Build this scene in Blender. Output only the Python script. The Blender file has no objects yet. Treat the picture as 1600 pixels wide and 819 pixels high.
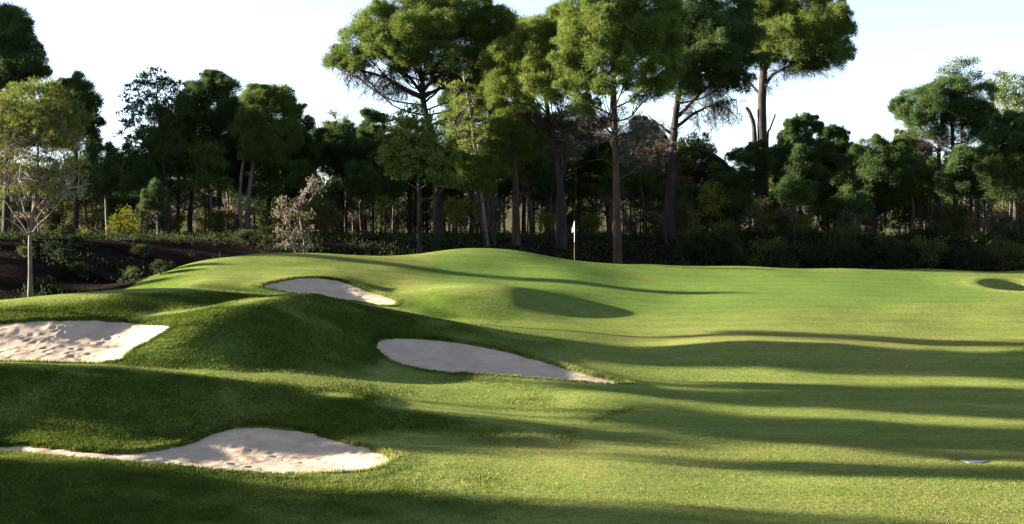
import bpy, math, random
import numpy as np
from mathutils import Vector

random.seed(7)
RNG = np.random.default_rng(7)
S = bpy.context.scene
COL = S.collection

# ------------------------------------------------------------------ camera
F = 2537.0                      # focal length in pixels of a 1600 px wide picture
HZ = 362.0                      # picture row of the horizon
TILT = math.atan((409.5 - HZ) / F)
cam_d = bpy.data.cameras.new('camera')
cam_d.sensor_width = 36.0
cam_d.lens = 36.0 * F / 1600.0
cam_d.clip_end = 5000.0
cam = bpy.data.objects.new('camera', cam_d)
COL.objects.link(cam)
cam.location = (0, 0, 0)
cam.rotation_euler = (math.pi / 2 - TILT, 0, 0)
S.camera = cam

# ------------------------------------------------------------------ light
SUN_EL, SUN_AZ = math.radians(11.0), math.radians(10.0)   # azimuth: from the left, a little beyond
w = bpy.data.worlds.new('World')
S.world = w
w.use_nodes = True
nt = w.node_tree
sky = nt.nodes.new('ShaderNodeTexSky')
sky.sky_type = 'NISHITA'
sky.sun_disc = False
sky.sun_elevation = SUN_EL
sky.sun_rotation = math.radians(-90) + SUN_AZ
sky.dust_density = .5
sky.air_density = .55
bg = nt.nodes['Background']
bg.inputs['Strength'].default_value = 0.05
haze_hs = nt.nodes.new('ShaderNodeHueSaturation')     # a slightly hazy, paler sky
haze_hs.inputs['Saturation'].default_value = .8
nt.links.new(sky.outputs[0], haze_hs.inputs['Color'])
nt.links.new(haze_hs.outputs[0], bg.inputs['Color'])
sun_d = bpy.data.lights.new('sun', 'SUN')
sun_d.energy = 5.0
sun_d.angle = math.radians(0.5)
sun_d.color = (1.0, 0.90, 0.74)
sun = bpy.data.objects.new('sun', sun_d)
COL.objects.link(sun)
to_sun = Vector((-math.cos(SUN_EL) * math.cos(SUN_AZ), math.cos(SUN_EL) * math.sin(SUN_AZ), math.sin(SUN_EL)))
sun.rotation_euler = to_sun.to_track_quat('Z', 'Y').to_euler()
sun.location = (-60, 40, 40)

S.view_settings.view_transform = 'Standard'
S.view_settings.look = 'None'
S.view_settings.exposure = 3.1
S.view_settings.gamma = 1.0
S.render.engine = 'CYCLES'
S.cycles.max_bounces = 5
S.cycles.diffuse_bounces = 3
S.cycles.transmission_bounces = 3
S.cycles.glossy_bounces = 2
S.cycles.use_denoising = True


# ------------------------------------------------------------------ helpers
def at(px, py, d):
    """The point at distance d in front of the camera that the photograph shows at (px, py)."""
    cx, cz = (px - 800.0) / F, (409.5 - py) / F
    y = math.cos(TILT) + cz * math.sin(TILT)
    z = -math.sin(TILT) + cz * math.cos(TILT)
    return np.array([cx / y * d, d, z / y * d])


def smooth(a, b, x):
    t = np.clip((x - a) / (b - a), 0, 1)
    return t * t * (3 - 2 * t)


def tag(o, label=None, cat=None, group=None, kind=None):
    if label: o['label'] = label
    if cat: o['category'] = cat
    if group: o['group'] = group
    if kind: o['kind'] = kind
    return o


def tri_mesh(name, V, T, smooth_shade=False, mat=None):
    me = bpy.data.meshes.new(name)
    V = np.asarray(V, np.float32).reshape(-1, 3)
    T = np.asarray(T, np.int32).reshape(-1, 3)
    me.vertices.add(len(V)); me.vertices.foreach_set('co', V.ravel())
    me.loops.add(T.size); me.loops.foreach_set('vertex_index', T.ravel())
    me.polygons.add(len(T))
    me.polygons.foreach_set('loop_start', np.arange(0, T.size, 3, dtype=np.int32))
    me.polygons.foreach_set('use_smooth', np.full(len(T), smooth_shade, dtype=bool))
    me.update(calc_edges=True)
    if mat: me.materials.append(mat)
    return me


def link(name, me, parent=None, loc=(0, 0, 0)):
    o = bpy.data.objects.new(name, me)
    COL.objects.link(o)
    if parent: o.parent = parent
    o.location = loc
    return o


class MB:
    """collects triangles for one mesh"""
    def __init__(s): s.V, s.T, s.n = [], [], 0

    def add(s, V, T):
        V = np.asarray(V, float).reshape(-1, 3); T = np.asarray(T, int).reshape(-1, 3)
        s.V.append(V); s.T.append(T + s.n); s.n += len(V)

    def tube(s, P, R, sides=7, cap=True, wob=0.0, rng=None):
        P = np.asarray(P, float); R = np.asarray(R, float)
        n = len(P)
        Tn = np.gradient(P, axis=0); Tn /= np.linalg.norm(Tn, axis=1)[:, None] + 1e-9
        ref = np.array([0.31, 0.95, 0.05])
        a = np.cross(Tn, ref); a /= np.linalg.norm(a, axis=1)[:, None] + 1e-9
        b = np.cross(Tn, a)
        th = np.linspace(0, 2 * math.pi, sides, endpoint=False)
        rr = R[:, None] * (1 + (wob * (rng.random((n, sides)) - .5) if wob else 0))
        V = P[:, None, :] + rr[..., None] * (np.cos(th)[None, :, None] * a[:, None, :] + np.sin(th)[None, :, None] * b[:, None, :])
        V = V.reshape(-1, 3)
        i = np.arange(n - 1)[:, None] * sides + np.arange(sides)[None, :]
        j = np.arange(n - 1)[:, None] * sides + (np.arange(sides)[None, :] + 1) % sides
        T = np.concatenate([np.stack([i, j, j + sides], -1).reshape(-1, 3), np.stack([i, j + sides, i + sides], -1).reshape(-1, 3)])
        if cap:
            V = np.vstack([V, P[-1:]])
            k = np.arange(sides); base = (n - 1) * sides
            T = np.vstack([T, np.stack([base + k, base + (k + 1) % sides, np.full(sides, n * sides)], -1)])
        s.add(V, T)

    def mesh(s, name, mat, smooth_shade=False):
        return tri_mesh(name, np.vstack(s.V), np.vstack(s.T), smooth_shade, mat)


def spline(pts, n):
    """smooth curve through points"""
    P = np.asarray(pts, float)
    if len(P) == 2:
        t = np.linspace(0, 1, n)[:, None]
        return P[0] * (1 - t) + P[1] * t
    k = len(P)
    Q = np.vstack([2 * P[0] - P[1], P, 2 * P[-1] - P[-2]])
    out = []
    for u in np.linspace(0, k - 1 - 1e-6, n):
        i = int(u); t = u - i
        p0, p1, p2, p3 = Q[i], Q[i + 1], Q[i + 2], Q[i + 3]
        out.append(.5 * (2 * p1 + (p2 - p0) * t + (2 * p0 - 5 * p1 + 4 * p2 - p3) * t * t + (3 * p1 - p0 - 3 * p2 + p3) * t ** 3))
    return np.array(out)


def unit(v): return v / (np.linalg.norm(v, axis=-1, keepdims=True) + 1e-9)


# ------------------------------------------------------------------ materials
def new_mat(name):
    m = bpy.data.materials.new(name); m.use_nodes = True
    n = m.node_tree
    for x in list(n.nodes): n.nodes.remove(x)
    return m, n, n.nodes, n.links


def ramp(nodes, stops, interp='LINEAR'):
    r = nodes.new('ShaderNodeValToRGB'); r.color_ramp.interpolation = interp
    e = r.color_ramp.elements
    while len(e) > 1: e.remove(e[-1])
    e[0].position = stops[0][0]; e[0].color = (*stops[0][1], 1)
    for p, c in stops[1:]:
        x = e.new(p); x.color = (*c, 1)
    return r


def noise(nodes, links, coord, scale, detail=3, rough=.55, vec_scale=None):
    n = nodes.new('ShaderNodeTexNoise'); n.inputs['Scale'].default_value = scale
    n.inputs['Detail'].default_value = detail; n.inputs['Roughness'].default_value = rough
    if vec_scale:
        mp = nodes.new('ShaderNodeMapping'); mp.inputs['Scale'].default_value = vec_scale
        links.new(coord, mp.inputs['Vector']); coord = mp.outputs[0]
    links.new(coord, n.inputs['Vector'])
    return n


def mix(nodes, links, a, b, f, mode='MIX'):
    m = nodes.new('ShaderNodeMix'); m.data_type = 'RGBA'; m.blend_type = mode
    for sock, v in ((m.inputs[6], a), (m.inputs[7], b), (m.inputs[0], f)):
        if hasattr(v, 'is_linked') or hasattr(v, 'links'): links.new(v, sock)
        elif isinstance(v, (int, float)): sock.default_value = v
        else: sock.default_value = (*v, 1)
    return m.outputs[2]


def leaf_mat(name, c1, c2, c3, trans=.34, scale=.9):
    m, n, N, L = new_mat(name)
    tc = N.new('ShaderNodeTexCoord')
    ns = noise(N, L, tc.outputs['Object'], scale, 4, .6)
    r = ramp(N, [(.3, c1), (.5, c2), (.72, c3)])
    L.new(ns.outputs[0], r.inputs[0])
    oi = N.new('ShaderNodeObjectInfo')
    hv = N.new('ShaderNodeHueSaturation')
    mr = N.new('ShaderNodeMapRange'); mr.inputs[3].default_value = .86; mr.inputs[4].default_value = 1.14
    L.new(oi.outputs['Random'], mr.inputs[0]); L.new(mr.outputs[0], hv.inputs['Value'])
    L.new(r.outputs[0], hv.inputs['Color'])
    d = N.new('ShaderNodeBsdfDiffuse'); t = N.new('ShaderNodeBsdfTranslucent')
    L.new(hv.outputs[0], d.inputs[0]); L.new(hv.outputs[0], t.inputs[0])
    x = N.new('ShaderNodeMixShader'); x.inputs[0].default_value = trans
    L.new(d.outputs[0], x.inputs[1]); L.new(t.outputs[0], x.inputs[2])
    o = N.new('ShaderNodeOutputMaterial'); L.new(x.outputs[0], o.inputs[0])
    return m


def bark_mat(name, c1, c2, c3, scale=3.0):
    m, n, N, L = new_mat(name)
    tc = N.new('ShaderNodeTexCoord')
    ns = noise(N, L, tc.outputs['Object'], scale, 5, .7, (1, 1, .28))
    r = ramp(N, [(.3, c1), (.52, c2), (.75, c3)])
    L.new(ns.outputs[0], r.inputs[0])
    b = N.new('ShaderNodeBsdfPrincipled'); b.inputs['Roughness'].default_value = .9
    b.inputs['Specular IOR Level'].default_value = .15
    L.new(r.outputs[0], b.inputs['Base Color'])
    bp = N.new('ShaderNodeBump'); bp.inputs['Strength'].default_value = .8; bp.inputs['Distance'].default_value = .06
    ns2 = noise(N, L, tc.outputs['Object'], scale * 3, 4, .7, (1, 1, .2))
    L.new(ns2.outputs[0], bp.inputs['Height']); L.new(bp.outputs[0], b.inputs['Normal'])
    o = N.new('ShaderNodeOutputMaterial'); L.new(b.outputs[0], o.inputs[0])
    return m


M = {}
M['pine_dark'] = leaf_mat('needles_dark', (.038, .064, .023), (.063, .096, .033), (.095, .128, .042))
M['pine_green'] = leaf_mat('needles_green', (.066, .100, .022), (.105, .142, .034), (.15, .182, .045))
M['pine_light'] = leaf_mat('needles_light', (.080, .115, .024), (.125, .160, .036), (.17, .20, .048))
M['pine_yellow'] = leaf_mat('needles_yellow', (.085, .10, .018), (.13, .145, .024), (.17, .175, .032))
M['pine_pale'] = leaf_mat('needles_pale', (.090, .115, .026), (.135, .155, .036), (.18, .19, .05))
M['euca'] = leaf_mat('leaves_grey_green', (.10, .13, .075), (.14, .17, .09), (.19, .21, .11))
M['far_leaf'] = leaf_mat('far_leaves', (.07, .078, .045), (.11, .115, .062), (.155, .15, .09), scale=.5)
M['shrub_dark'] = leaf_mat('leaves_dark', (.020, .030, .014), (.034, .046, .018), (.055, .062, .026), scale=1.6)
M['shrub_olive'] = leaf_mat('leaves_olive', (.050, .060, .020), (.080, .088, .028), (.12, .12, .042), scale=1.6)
M['shrub_yellow'] = leaf_mat('leaves_yellow', (.10, .115, .016), (.15, .16, .02), (.20, .195, .035), scale=1.6)
M['dead_leaf'] = leaf_mat('leaves_dry', (.12, .095, .062), (.19, .155, .105), (.28, .24, .17), scale=2.0)
M['dead_needle'] = leaf_mat('needles_dead', (.055, .032, .024), (.085, .05, .036), (.12, .08, .055))
M['bark'] = bark_mat('bark', (.017, .014, .013), (.036, .028, .026), (.070, .056, .051))
M['bark_red'] = bark_mat('bark_red', (.022, .015, .012), (.055, .036, .028), (.10, .068, .054))
M['bark_grey'] = bark_mat('bark_grey', (.055, .045, .038), (.12, .10, .085), (.22, .19, .16))
M['twig'] = bark_mat('twig_bark', (.050, .040, .038), (.085, .070, .067), (.13, .11, .105))
M['twig_pale'] = bark_mat('twig_pale_bark', (.13, .105, .085), (.20, .16, .13), (.28, .23, .19))


def grass_mat():
    m, n, N, L = new_mat('turf')
    g = N.new('ShaderNodeNewGeometry'); P = g.outputs['Position']
    a = N.new('ShaderNodeAttribute'); a.attribute_name = 'rough'      # 1 on the long grass of the mounds, 0 on mown turf
    big = noise(N, L, P, .09, 3, .55)
    med = noise(N, L, P, .8, 4, .6)
    fine = noise(N, L, P, 9.0, 4, .75)
    mown = ramp(N, [(.30, (.116, .154, .037)), (.50, (.152, .182, .048)), (.68, (.196, .194, .062))])
    rgh = ramp(N, [(.30, (.046, .080, .014)), (.52, (.080, .116, .020)), (.75, (.125, .138, .030))])
    s1 = N.new('ShaderNodeMath'); s1.operation = 'MULTIPLY_ADD'; L.new(med.outputs[0], s1.inputs[0]); s1.inputs[1].default_value = .45
    s2 = N.new('ShaderNodeMath'); s2.operation = 'MULTIPLY'; L.new(big.outputs[0], s2.inputs[0]); s2.inputs[1].default_value = .55
    L.new(s2.outputs[0], s1.inputs[2])
    L.new(s1.outputs[0], mown.inputs[0]); L.new(s1.outputs[0], rgh.inputs[0])
    c = mix(N, L, mown.outputs[0], rgh.outputs[0], a.outputs['Fac'])
    ag = N.new('ShaderNodeAttribute'); ag.attribute_name = 'green'
    c = mix(N, L, c, (.116, .168, .040), ag.outputs['Fac'])
    mot = noise(N, L, P, 2.6, 4, .7, (.6, 1.4, 1))
    mo = ramp(N, [(.32, (.72, .78, .70)), (.5, (1, 1, 1)), (.70, (1.28, 1.18, 1.12))]); L.new(mot.outputs[0], mo.inputs[0])
    c = mix(N, L, c, mo.outputs[0], .6, 'MULTIPLY')
    # mowing stripes across the slope, very faint
    wv = N.new('ShaderNodeTexWave'); wv.inputs['Scale'].default_value = .16; wv.inputs['Distortion'].default_value = 1.2
    wv.inputs['Detail'].default_value = 1.0; wv.bands_direction = 'Y'
    L.new(P, wv.inputs['Vector'])
    wr = ramp(N, [(.35, (.94, .96, .94)), (.65, (1.04, 1.03, 1.0))]); L.new(wv.outputs['Fac'], wr.inputs[0])
    c = mix(N, L, c, wr.outputs[0], 1.0, 'MULTIPLY')
    # fine blade speckle
    fr = ramp(N, [(.30, (.55, .58, .50)), (.52, (1.0, 1.0, 1.0)), (.74, (1.45, 1.38, 1.35))]); L.new(fine.outputs[0], fr.inputs[0])
    c = mix(N, L, c, fr.outputs[0], .85, 'MULTIPLY')
    # dry worn patches
    dry = noise(N, L, P, .33, 5, .7, (1, 1.8, 1))
    dr = ramp(N, [(.56, (0, 0, 0)), (.72, (1, 1, 1))]); L.new(dry.outputs[0], dr.inputs[0])
    dm = N.new('ShaderNodeMath'); dm.operation = 'MULTIPLY'; L.new(dr.outputs[0], dm.inputs[0]); dm.inputs[1].default_value = .5
    ad = N.new('ShaderNodeAttribute'); ad.attribute_name = 'dry'
    dx = N.new('ShaderNodeMath'); dx.operation = 'MULTIPLY_ADD'; L.new(ad.outputs['Fac'], dx.inputs[0]); L.new(mot.outputs[0], dx.inputs[1]); L.new(dm.outputs[0], dx.inputs[2]); dx.use_clamp = True
    c = mix(N, L, c, (.175, .135, .055), dx.outputs[0])
    d = N.new('ShaderNodeBsdfDiffuse'); L.new(c, d.inputs[0])
    bp = N.new('ShaderNodeBump'); bp.inputs['Strength'].default_value = .55; bp.inputs['Distance'].default_value = .05
    bh = noise(N, L, P, 6.0, 5, .8)
    L.new(bh.outputs[0], bp.inputs['Height']); L.new(bp.outputs[0], d.inputs['Normal'])
    o = N.new('ShaderNodeOutputMaterial'); L.new(d.outputs[0], o.inputs[0])
    return m


def blade_mat():
    m, n, N, L = new_mat('grass_blades')
    g = N.new('ShaderNodeNewGeometry'); P = g.outputs['Position']
    ns = noise(N, L, P, 1.2, 4, .7)
    r = ramp(N, [(.3, (.036, .062, .011)), (.5, (.064, .094, .016)), (.72, (.12, .122, .029))]); L.new(ns.outputs[0], r.inputs[0])
    d = N.new('ShaderNodeBsdfDiffuse'); t = N.new('ShaderNodeBsdfTranslucent')
    ta = N.new('ShaderNodeAttribute'); ta.attribute_name = 'mown'
    r2 = ramp(N, [(.3, (.128, .160, .037)), (.5, (.176, .198, .050)), (.72, (.23, .218, .068))]); L.new(ns.outputs[0], r2.inputs[0])
    cc = mix(N, L, r.outputs[0], r2.outputs[0], ta.outputs['Fac'])
    L.new(cc, d.inputs[0]); L.new(cc, t.inputs[0])
    x = N.new('ShaderNodeMixShader'); x.inputs[0].default_value = .3
    L.new(d.outputs[0], x.inputs[1]); L.new(t.outputs[0], x.inputs[2])
    o = N.new('ShaderNodeOutputMaterial'); L.new(x.outputs[0], o.inputs[0])
    return m


def sand_mat():
    m, n, N, L = new_mat('bunker_sand')
    g = N.new('ShaderNodeNewGeometry'); P = g.outputs['Position']
    a = noise(N, L, P, 1.3, 4, .6); f = noise(N, L, P, 26, 3, .7)
    r = ramp(N, [(.3, (.40, .305, .22)), (.6, (.50, .385, .285))]); L.new(a.outputs[0], r.inputs[0])
    fr = ramp(N, [(.3, (.82, .82, .82)), (.7, (1.12, 1.12, 1.12))]); L.new(f.outputs[0], fr.inputs[0])
    c = mix(N, L, r.outputs[0], fr.outputs[0], 1.0, 'MULTIPLY')
    d = N.new('ShaderNodeBsdfDiffuse'); L.new(c, d.inputs[0])
    bp = N.new('ShaderNodeBump'); bp.inputs['Strength'].default_value = .5; bp.inputs['Distance'].default_value = .03
    h = noise(N, L, P, 7, 5, .75)
    wv = N.new('ShaderNodeTexWave'); wv.inputs['Scale'].default_value = 3.2; wv.inputs['Distortion'].default_value = 5; wv.inputs['Detail'].default_value = 2; wv.inputs['Detail Scale'].default_value = .6
    L.new(P, wv.inputs['Vector'])
    hm = N.new('ShaderNodeMath'); hm.operation = 'MULTIPLY_ADD'; L.new(wv.outputs['Fac'], hm.inputs[0]); hm.inputs[1].default_value = .05; L.new(h.outputs[0], hm.inputs[2])
    L.new(hm.outputs[0], bp.inputs['Height']); L.new(bp.outputs[0], d.inputs['Normal'])
    o = N.new('ShaderNodeOutputMaterial'); L.new(d.outputs[0], o.inputs[0])
    return m


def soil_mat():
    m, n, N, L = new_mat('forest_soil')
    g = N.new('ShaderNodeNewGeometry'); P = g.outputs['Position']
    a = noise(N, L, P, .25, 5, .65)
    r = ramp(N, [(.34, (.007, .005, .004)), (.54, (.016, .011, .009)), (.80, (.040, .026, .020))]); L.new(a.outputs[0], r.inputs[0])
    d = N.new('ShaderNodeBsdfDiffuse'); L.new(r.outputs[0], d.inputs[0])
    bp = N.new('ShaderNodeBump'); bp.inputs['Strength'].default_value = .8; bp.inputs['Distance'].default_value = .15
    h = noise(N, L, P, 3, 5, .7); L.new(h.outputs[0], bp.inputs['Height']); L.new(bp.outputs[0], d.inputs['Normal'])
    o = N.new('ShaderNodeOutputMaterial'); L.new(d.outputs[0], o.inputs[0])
    return m


def plain_mat(name, c, rough=.6):
    m, n, N, L = new_mat(name)
    tc = N.new('ShaderNodeTexCoord'); ns = noise(N, L, tc.outputs['Object'], 12, 3)
    r = ramp(N, [(.3, tuple(x * .85 for x in c)), (.7, c)]); L.new(ns.outputs[0], r.inputs[0])
    b = N.new('ShaderNodeBsdfPrincipled'); b.inputs['Roughness'].default_value = rough
    L.new(r.outputs[0], b.inputs['Base Color'])
    o = N.new('ShaderNodeOutputMaterial'); L.new(b.outputs[0], o.inputs[0])
    return m


M['turf'] = grass_mat(); M['blade'] = blade_mat(); M['sand'] = sand_mat(); M['soil'] = soil_mat(); M['hill'] = leaf_mat('hill_scrub', (.05, .055, .03), (.075, .078, .04), (.11, .10, .06), trans=.0, scale=.05)
M['white'] = plain_mat('white_paint', (.8, .8, .8)); M['pole_red'] = plain_mat('pole_red', (.16, .07, .05))

# ------------------------------------------------------------------ terrain
# survey points: (picture column, picture row, distance) for what is seen, ('z', column, height, distance) for what a crest hides
C = []
def col(px, *pts):
    for p in pts:
        C.append(at(px, p[0], p[1]))
def hid(px, *pts):
    for z, d in pts:
        C.append(np.array([(px - 800) / F * d, d, z]))

for px in (-420, -160):
    hid(px, (-5.8, 34), (-5.3, 40), (-4.0, 46.5), (-4.1, 51), (-3.0, 55), (-2.5, 60), (-3.2, 66), (-3.2, 71), (-1.6, 77), (-.6, 83), (-.5, 92), (-.5, 102))
col(0, (819, 33.5), (760, 36.2), (716, 38.6), (697, 41.4), (650, 42.9), (610, 43.8), (586, 44.8), (576, 46.8), (568, 50), (540, 52), (508, 54), (490, 55.2), (475, 56.8), (469, 60))
hid(0, (-3.3, 66), (-3.4, 70), (-1.9, 76), (-.6, 83), (-.5, 92), (-.5, 102))
col(100, (819, 33.5), (760, 36.4), (722, 38.4), (706, 40.8), (650, 42.8), (610, 43.9), (587, 45), (577, 47), (568, 50.2), (540, 52), (503, 54.2), (485, 55.5), (467, 57.2), (459, 60.5))
hid(100, (-3.2, 66), (-3.3, 71), (-1.9, 78), (-.6, 85), (-.5, 93), (-.5, 102))
col(200, (819, 33.6), (770, 36), (728, 38.6), (706, 40.9), (650, 43), (612, 44.2), (590, 45.3), (580, 47.2), (569, 50.4), (540, 52), (505, 54.6), (485, 56), (463, 58.2), (452, 61.5), (441, 75))
hid(200, (-2.75, 66), (-2.7, 80), (-1.8, 84), (-.55, 91), (-.5, 102))
col(300, (819, 33.8), (775, 36.4), (735, 38.8), (712, 40.5), (680, 42.9), (645, 43.9), (612, 45), (593, 46.4), (582, 48.2), (572, 50.4), (545, 51.5), (515, 53.1), (490, 55.3), (465, 58.6), (451, 62.5), (445, 67), (425, 74), (412, 79))
hid(300, (-2.5, 64.5), (-2.2, 84), (-1.1, 90), (-.5, 97), (-.5, 106))
col(400, (819, 34), (780, 36.4), (742, 39), (720, 40.3), (672, 43.2), (645, 44.2), (618, 45.6), (599, 47), (586, 48.8), (575, 50.3), (550, 51.3), (520, 53), (490, 55.8), (468, 59.2), (457, 62.4), (450, 67.5), (432, 72), (410, 77), (397, 81))
hid(400, (-2.75, 65), (-1.9, 86), (-.9, 93), (-.5, 98), (-.5, 106))
col(500, (819, 34.2), (780, 36.5), (742, 39.2), (715, 40.6), (682, 43.2), (655, 44.4), (628, 46), (606, 47.7), (588, 49.8), (570, 51.4), (555, 52.3), (525, 54.3), (495, 57.2), (475, 60), (466, 61.8), (463, 66.5), (434, 71.5), (412, 77), (396, 82))
hid(500, (-3.0, 64.2), (-2.0, 87), (-.9, 94), (-.5, 99), (-.5, 106))
col(600, (819, 34.4), (780, 36.6), (740, 39.2), (722, 40.4), (698, 42), (660, 44.6), (628, 47), (605, 49), (585, 51.4), (562, 54), (530, 56.2), (505, 57.6), (488, 59.4), (484, 61), (477, 66.8), (455, 70.5), (430, 75), (403, 84.5))
hid(600, (-3.2, 63.6), (-2.3, 89), (-.9, 96), (-.5, 100), (-.5, 106))
col(700, (819, 34.5), (770, 37), (720, 40.4), (685, 43), (650, 45.8), (615, 48.6), (590, 51.2), (565, 53.4), (533, 56.4), (507, 59), (497, 64.6), (470, 66.6), (449, 69.5), (441, 74), (425, 78.5), (395, 87.5))
hid(700, (-2.1, 91), (-.9, 97), (-.5, 100), (-.5, 106))
col(800, (819, 34.5), (770, 37), (720, 40.4), (680, 43.6), (645, 46.4), (615, 48.9), (596, 51), (575, 53), (552, 55.4), (528, 58), (497, 64.8), (472, 66.8), (451, 69.5), (446, 74), (428, 79), (394, 88))
hid(800, (-2.2, 92), (-.9, 97.5), (-.5, 101), (-.5, 106))
col(900, (819, 34.5), (770, 37), (720, 40.4), (680, 43.6), (645, 46.4), (620, 48.6), (602, 50.6), (580, 52.8), (550, 56.6), (520, 61.5), (496, 66), (480, 68.5), (462, 72), (440, 77), (408, 87))
hid(900, (-2.4, 93), (-1.5, 96.5), (-.6, 100), (-.5, 106))
col(1000, (819, 34.5), (770, 37), (720, 40.5), (680, 43.6), (645, 46.5), (620, 48.8), (600, 51), (582, 53.6), (568, 55.4), (555, 57.2), (530, 61), (500, 66.5), (478, 71), (455, 76), (435, 81), (414.5, 89))
hid(1000, (-2.5, 94), (-1.8, 97), (-.6, 101), (-.5, 107))
for px, sk in ((1150, 418.5), (1300, 421.5)):
    col(px, (819, 34.5), (770, 37.2), (745, 39), (715, 41.3), (680, 44), (650, 46.6), (620, 49.4), (598, 51.8), (575, 54.8), (555, 56), (540, 57), (530, 59), (500, 66.5), (478, 71), (455, 76), (435, 82), (sk, 90))
    hid(px, (-2.8, 95), (-1.8, 98), (-.6, 102), (-.5, 107))
for px, sk in ((1450, 420), (1600, 424), (1720, 424), (1950, 424)):
    col(px, (819, 34.5), (770, 37.2), (745, 39), (718, 41.3), (680, 44.4), (650, 47), (620, 49.8), (598, 52), (577, 54.6), (560, 56), (546, 57.2), (538, 59.4), (505, 66.5), (480, 71), (455, 77), (437, 83), (sk, 89))
    hid(px, (-2.8, 95), (-1.8, 98), (-.6, 102), (-.5, 107))
for x, dz in ((-46, .3), (-36, .2), (44, 0)):
    prof = ((-5.8, 34), (-5.3, 40), (-4.0, 46.5), (-4.1, 51), (-3.0, 55), (-2.5, 60), (-3.2, 66), (-3.2, 71), (-1.6, 77), (-.6, 83), (-.5, 92), (-.5, 102)) if x < 0 else ((-6.1, 34.5), (-5.6, 42), (-5.0, 50), (-4.4, 56), (-3.9, 62), (-3.0, 74), (-2.2, 86), (-2.8, 95), (-.6, 102))
    for z, d in prof: C.append(np.array([x, d, z + dz]))
for x in (-22, -8, 8, 22):
    for z, d in ((-1.75, 0), (-3.2, 11), (-4.9, 22)):
        C.append(np.array([x, d, z]))
C = np.array(C)


def tps_fit(P, z, lam):
    n = len(P)
    D = np.linalg.norm(P[:, None] - P[None], axis=2)
    K = np.where(D > 0, D * D * np.log(D + 1e-12), 0) + lam * np.eye(n)
    A = np.zeros((n + 3, n + 3)); A[:n, :n] = K
    A[:n, n] = 1; A[:n, n + 1:] = P; A[n, :n] = 1; A[n + 1:, :n] = P.T
    return np.linalg.solve(A, np.concatenate([z, np.zeros(3)]))


PX = C[:, :2].copy(); YS = .75                       # depth counts a little less than width
PXs = PX * np.array([1, YS])
W = tps_fit(PXs, C[:, 2], .12)


def tps(x, y):
    x = np.asarray(x, float); y = np.asarray(y, float)
    sh = x.shape; q = np.stack([x.ravel(), y.ravel() * YS], -1)
    out = np.empty(len(q))
    for i in range(0, len(q), 20000):
        c = q[i:i + 20000]
        D2 = ((c[:, None] - PXs[None]) ** 2).sum(2)
        out[i:i + 20000] = (.5 * D2 * np.log(D2 + 1e-12)) @ W[:len(PXs)] + W[-3] + c @ W[-2:]
    return out.reshape(sh)


def vnoise(x, y, s, seed):
    """smooth value noise in [-1, 1]"""
    r = np.random.default_rng(seed).random((257, 257)) * 2 - 1
    u, v = np.asarray(x) / s + 1000, np.asarray(y) / s + 1000
    i, j = np.floor(u).astype(int), np.floor(v).astype(int)
    a, b = u - i, v - j
    a = a * a * (3 - 2 * a); b = b * b * (3 - 2 * b)
    g = lambda m, n: r[m % 257, n % 257]
    return (g(i, j) * (1 - a) + g(i + 1, j) * a) * (1 - b) + (g(i, j + 1) * (1 - a) + g(i + 1, j + 1) * a) * b


# bunker outlines, as (column, row) seen in the photograph, set on the ground below
def ground_hit(px, py, dlo, dhi):
    """first distance in [dlo, dhi] where the line of sight meets the ground"""
    d = np.linspace(dlo, dhi, 240)
    r = at(px, py, 1.0)
    z = tps(r[0] * d, d) - r[2] * d
    k = np.argmin(np.abs(z)) if not (z > 0).any() else np.argmax(z > 0)
    return r[:2] * d[k]


BUNK = {
    'bunker_far': ([(408, 449), (425, 441), (450, 436), (485, 433.5), (520, 436), (550, 444), (580, 455), (605, 463), (619, 470), (616, 479), (596, 479), (560, 473), (520, 466), (470, 460), (430, 455)], 64.5, 76),
    'bunker_left': ([(-90, 528), (-40, 512), (10, 506), (60, 501), (120, 499), (190, 500), (236, 507), (260, 514), (269, 523), (261, 533), (235, 543), (205, 553), (184, 567), (120, 568), (40, 566), (-40, 564), (-90, 556)], 47.5, 58),
    'bunker_middle': ([(585, 540), (590, 531), (610, 527), (650, 527), (690, 531), (740, 538), (800, 550), (850, 564), (900, 581), (945, 593), (984, 602), (940, 603), (880, 601), (820, 597), (760, 592), (700, 586), (650, 578), (615, 567), (596, 554)], 49, 59),
    'bunker_front': ([(-80, 684), (0, 690), (60, 695), (130, 703), (200, 706), (255, 699), (300, 684), (345, 670), (410, 667), (470, 674), (530, 688), (580, 702), (610, 716), (600, 730), (560, 740), (490, 742), (400, 740), (310, 733), (220, 724), (130, 717), (60, 711), (0, 706), (-80, 703)], 37, 45),
}


def resample(P, n):
    P = np.asarray(P); Q = np.vstack([P, P[:1]])
    m = len(P); out = []
    for u in np.linspace(0, m, n, endpoint=False):
        i = int(u); t = u - i
        p0, p1, p2, p3 = P[(i - 1) % m], P[i % m], P[(i + 1) % m], P[(i + 2) % m]
        out.append(.5 * (2 * p1 + (p2 - p0) * t + (2 * p0 - 5 * p1 + 4 * p2 - p3) * t * t + (3 * p1 - p0 - 3 * p2 + p3) * t ** 3))
    return np.array(out)


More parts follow.
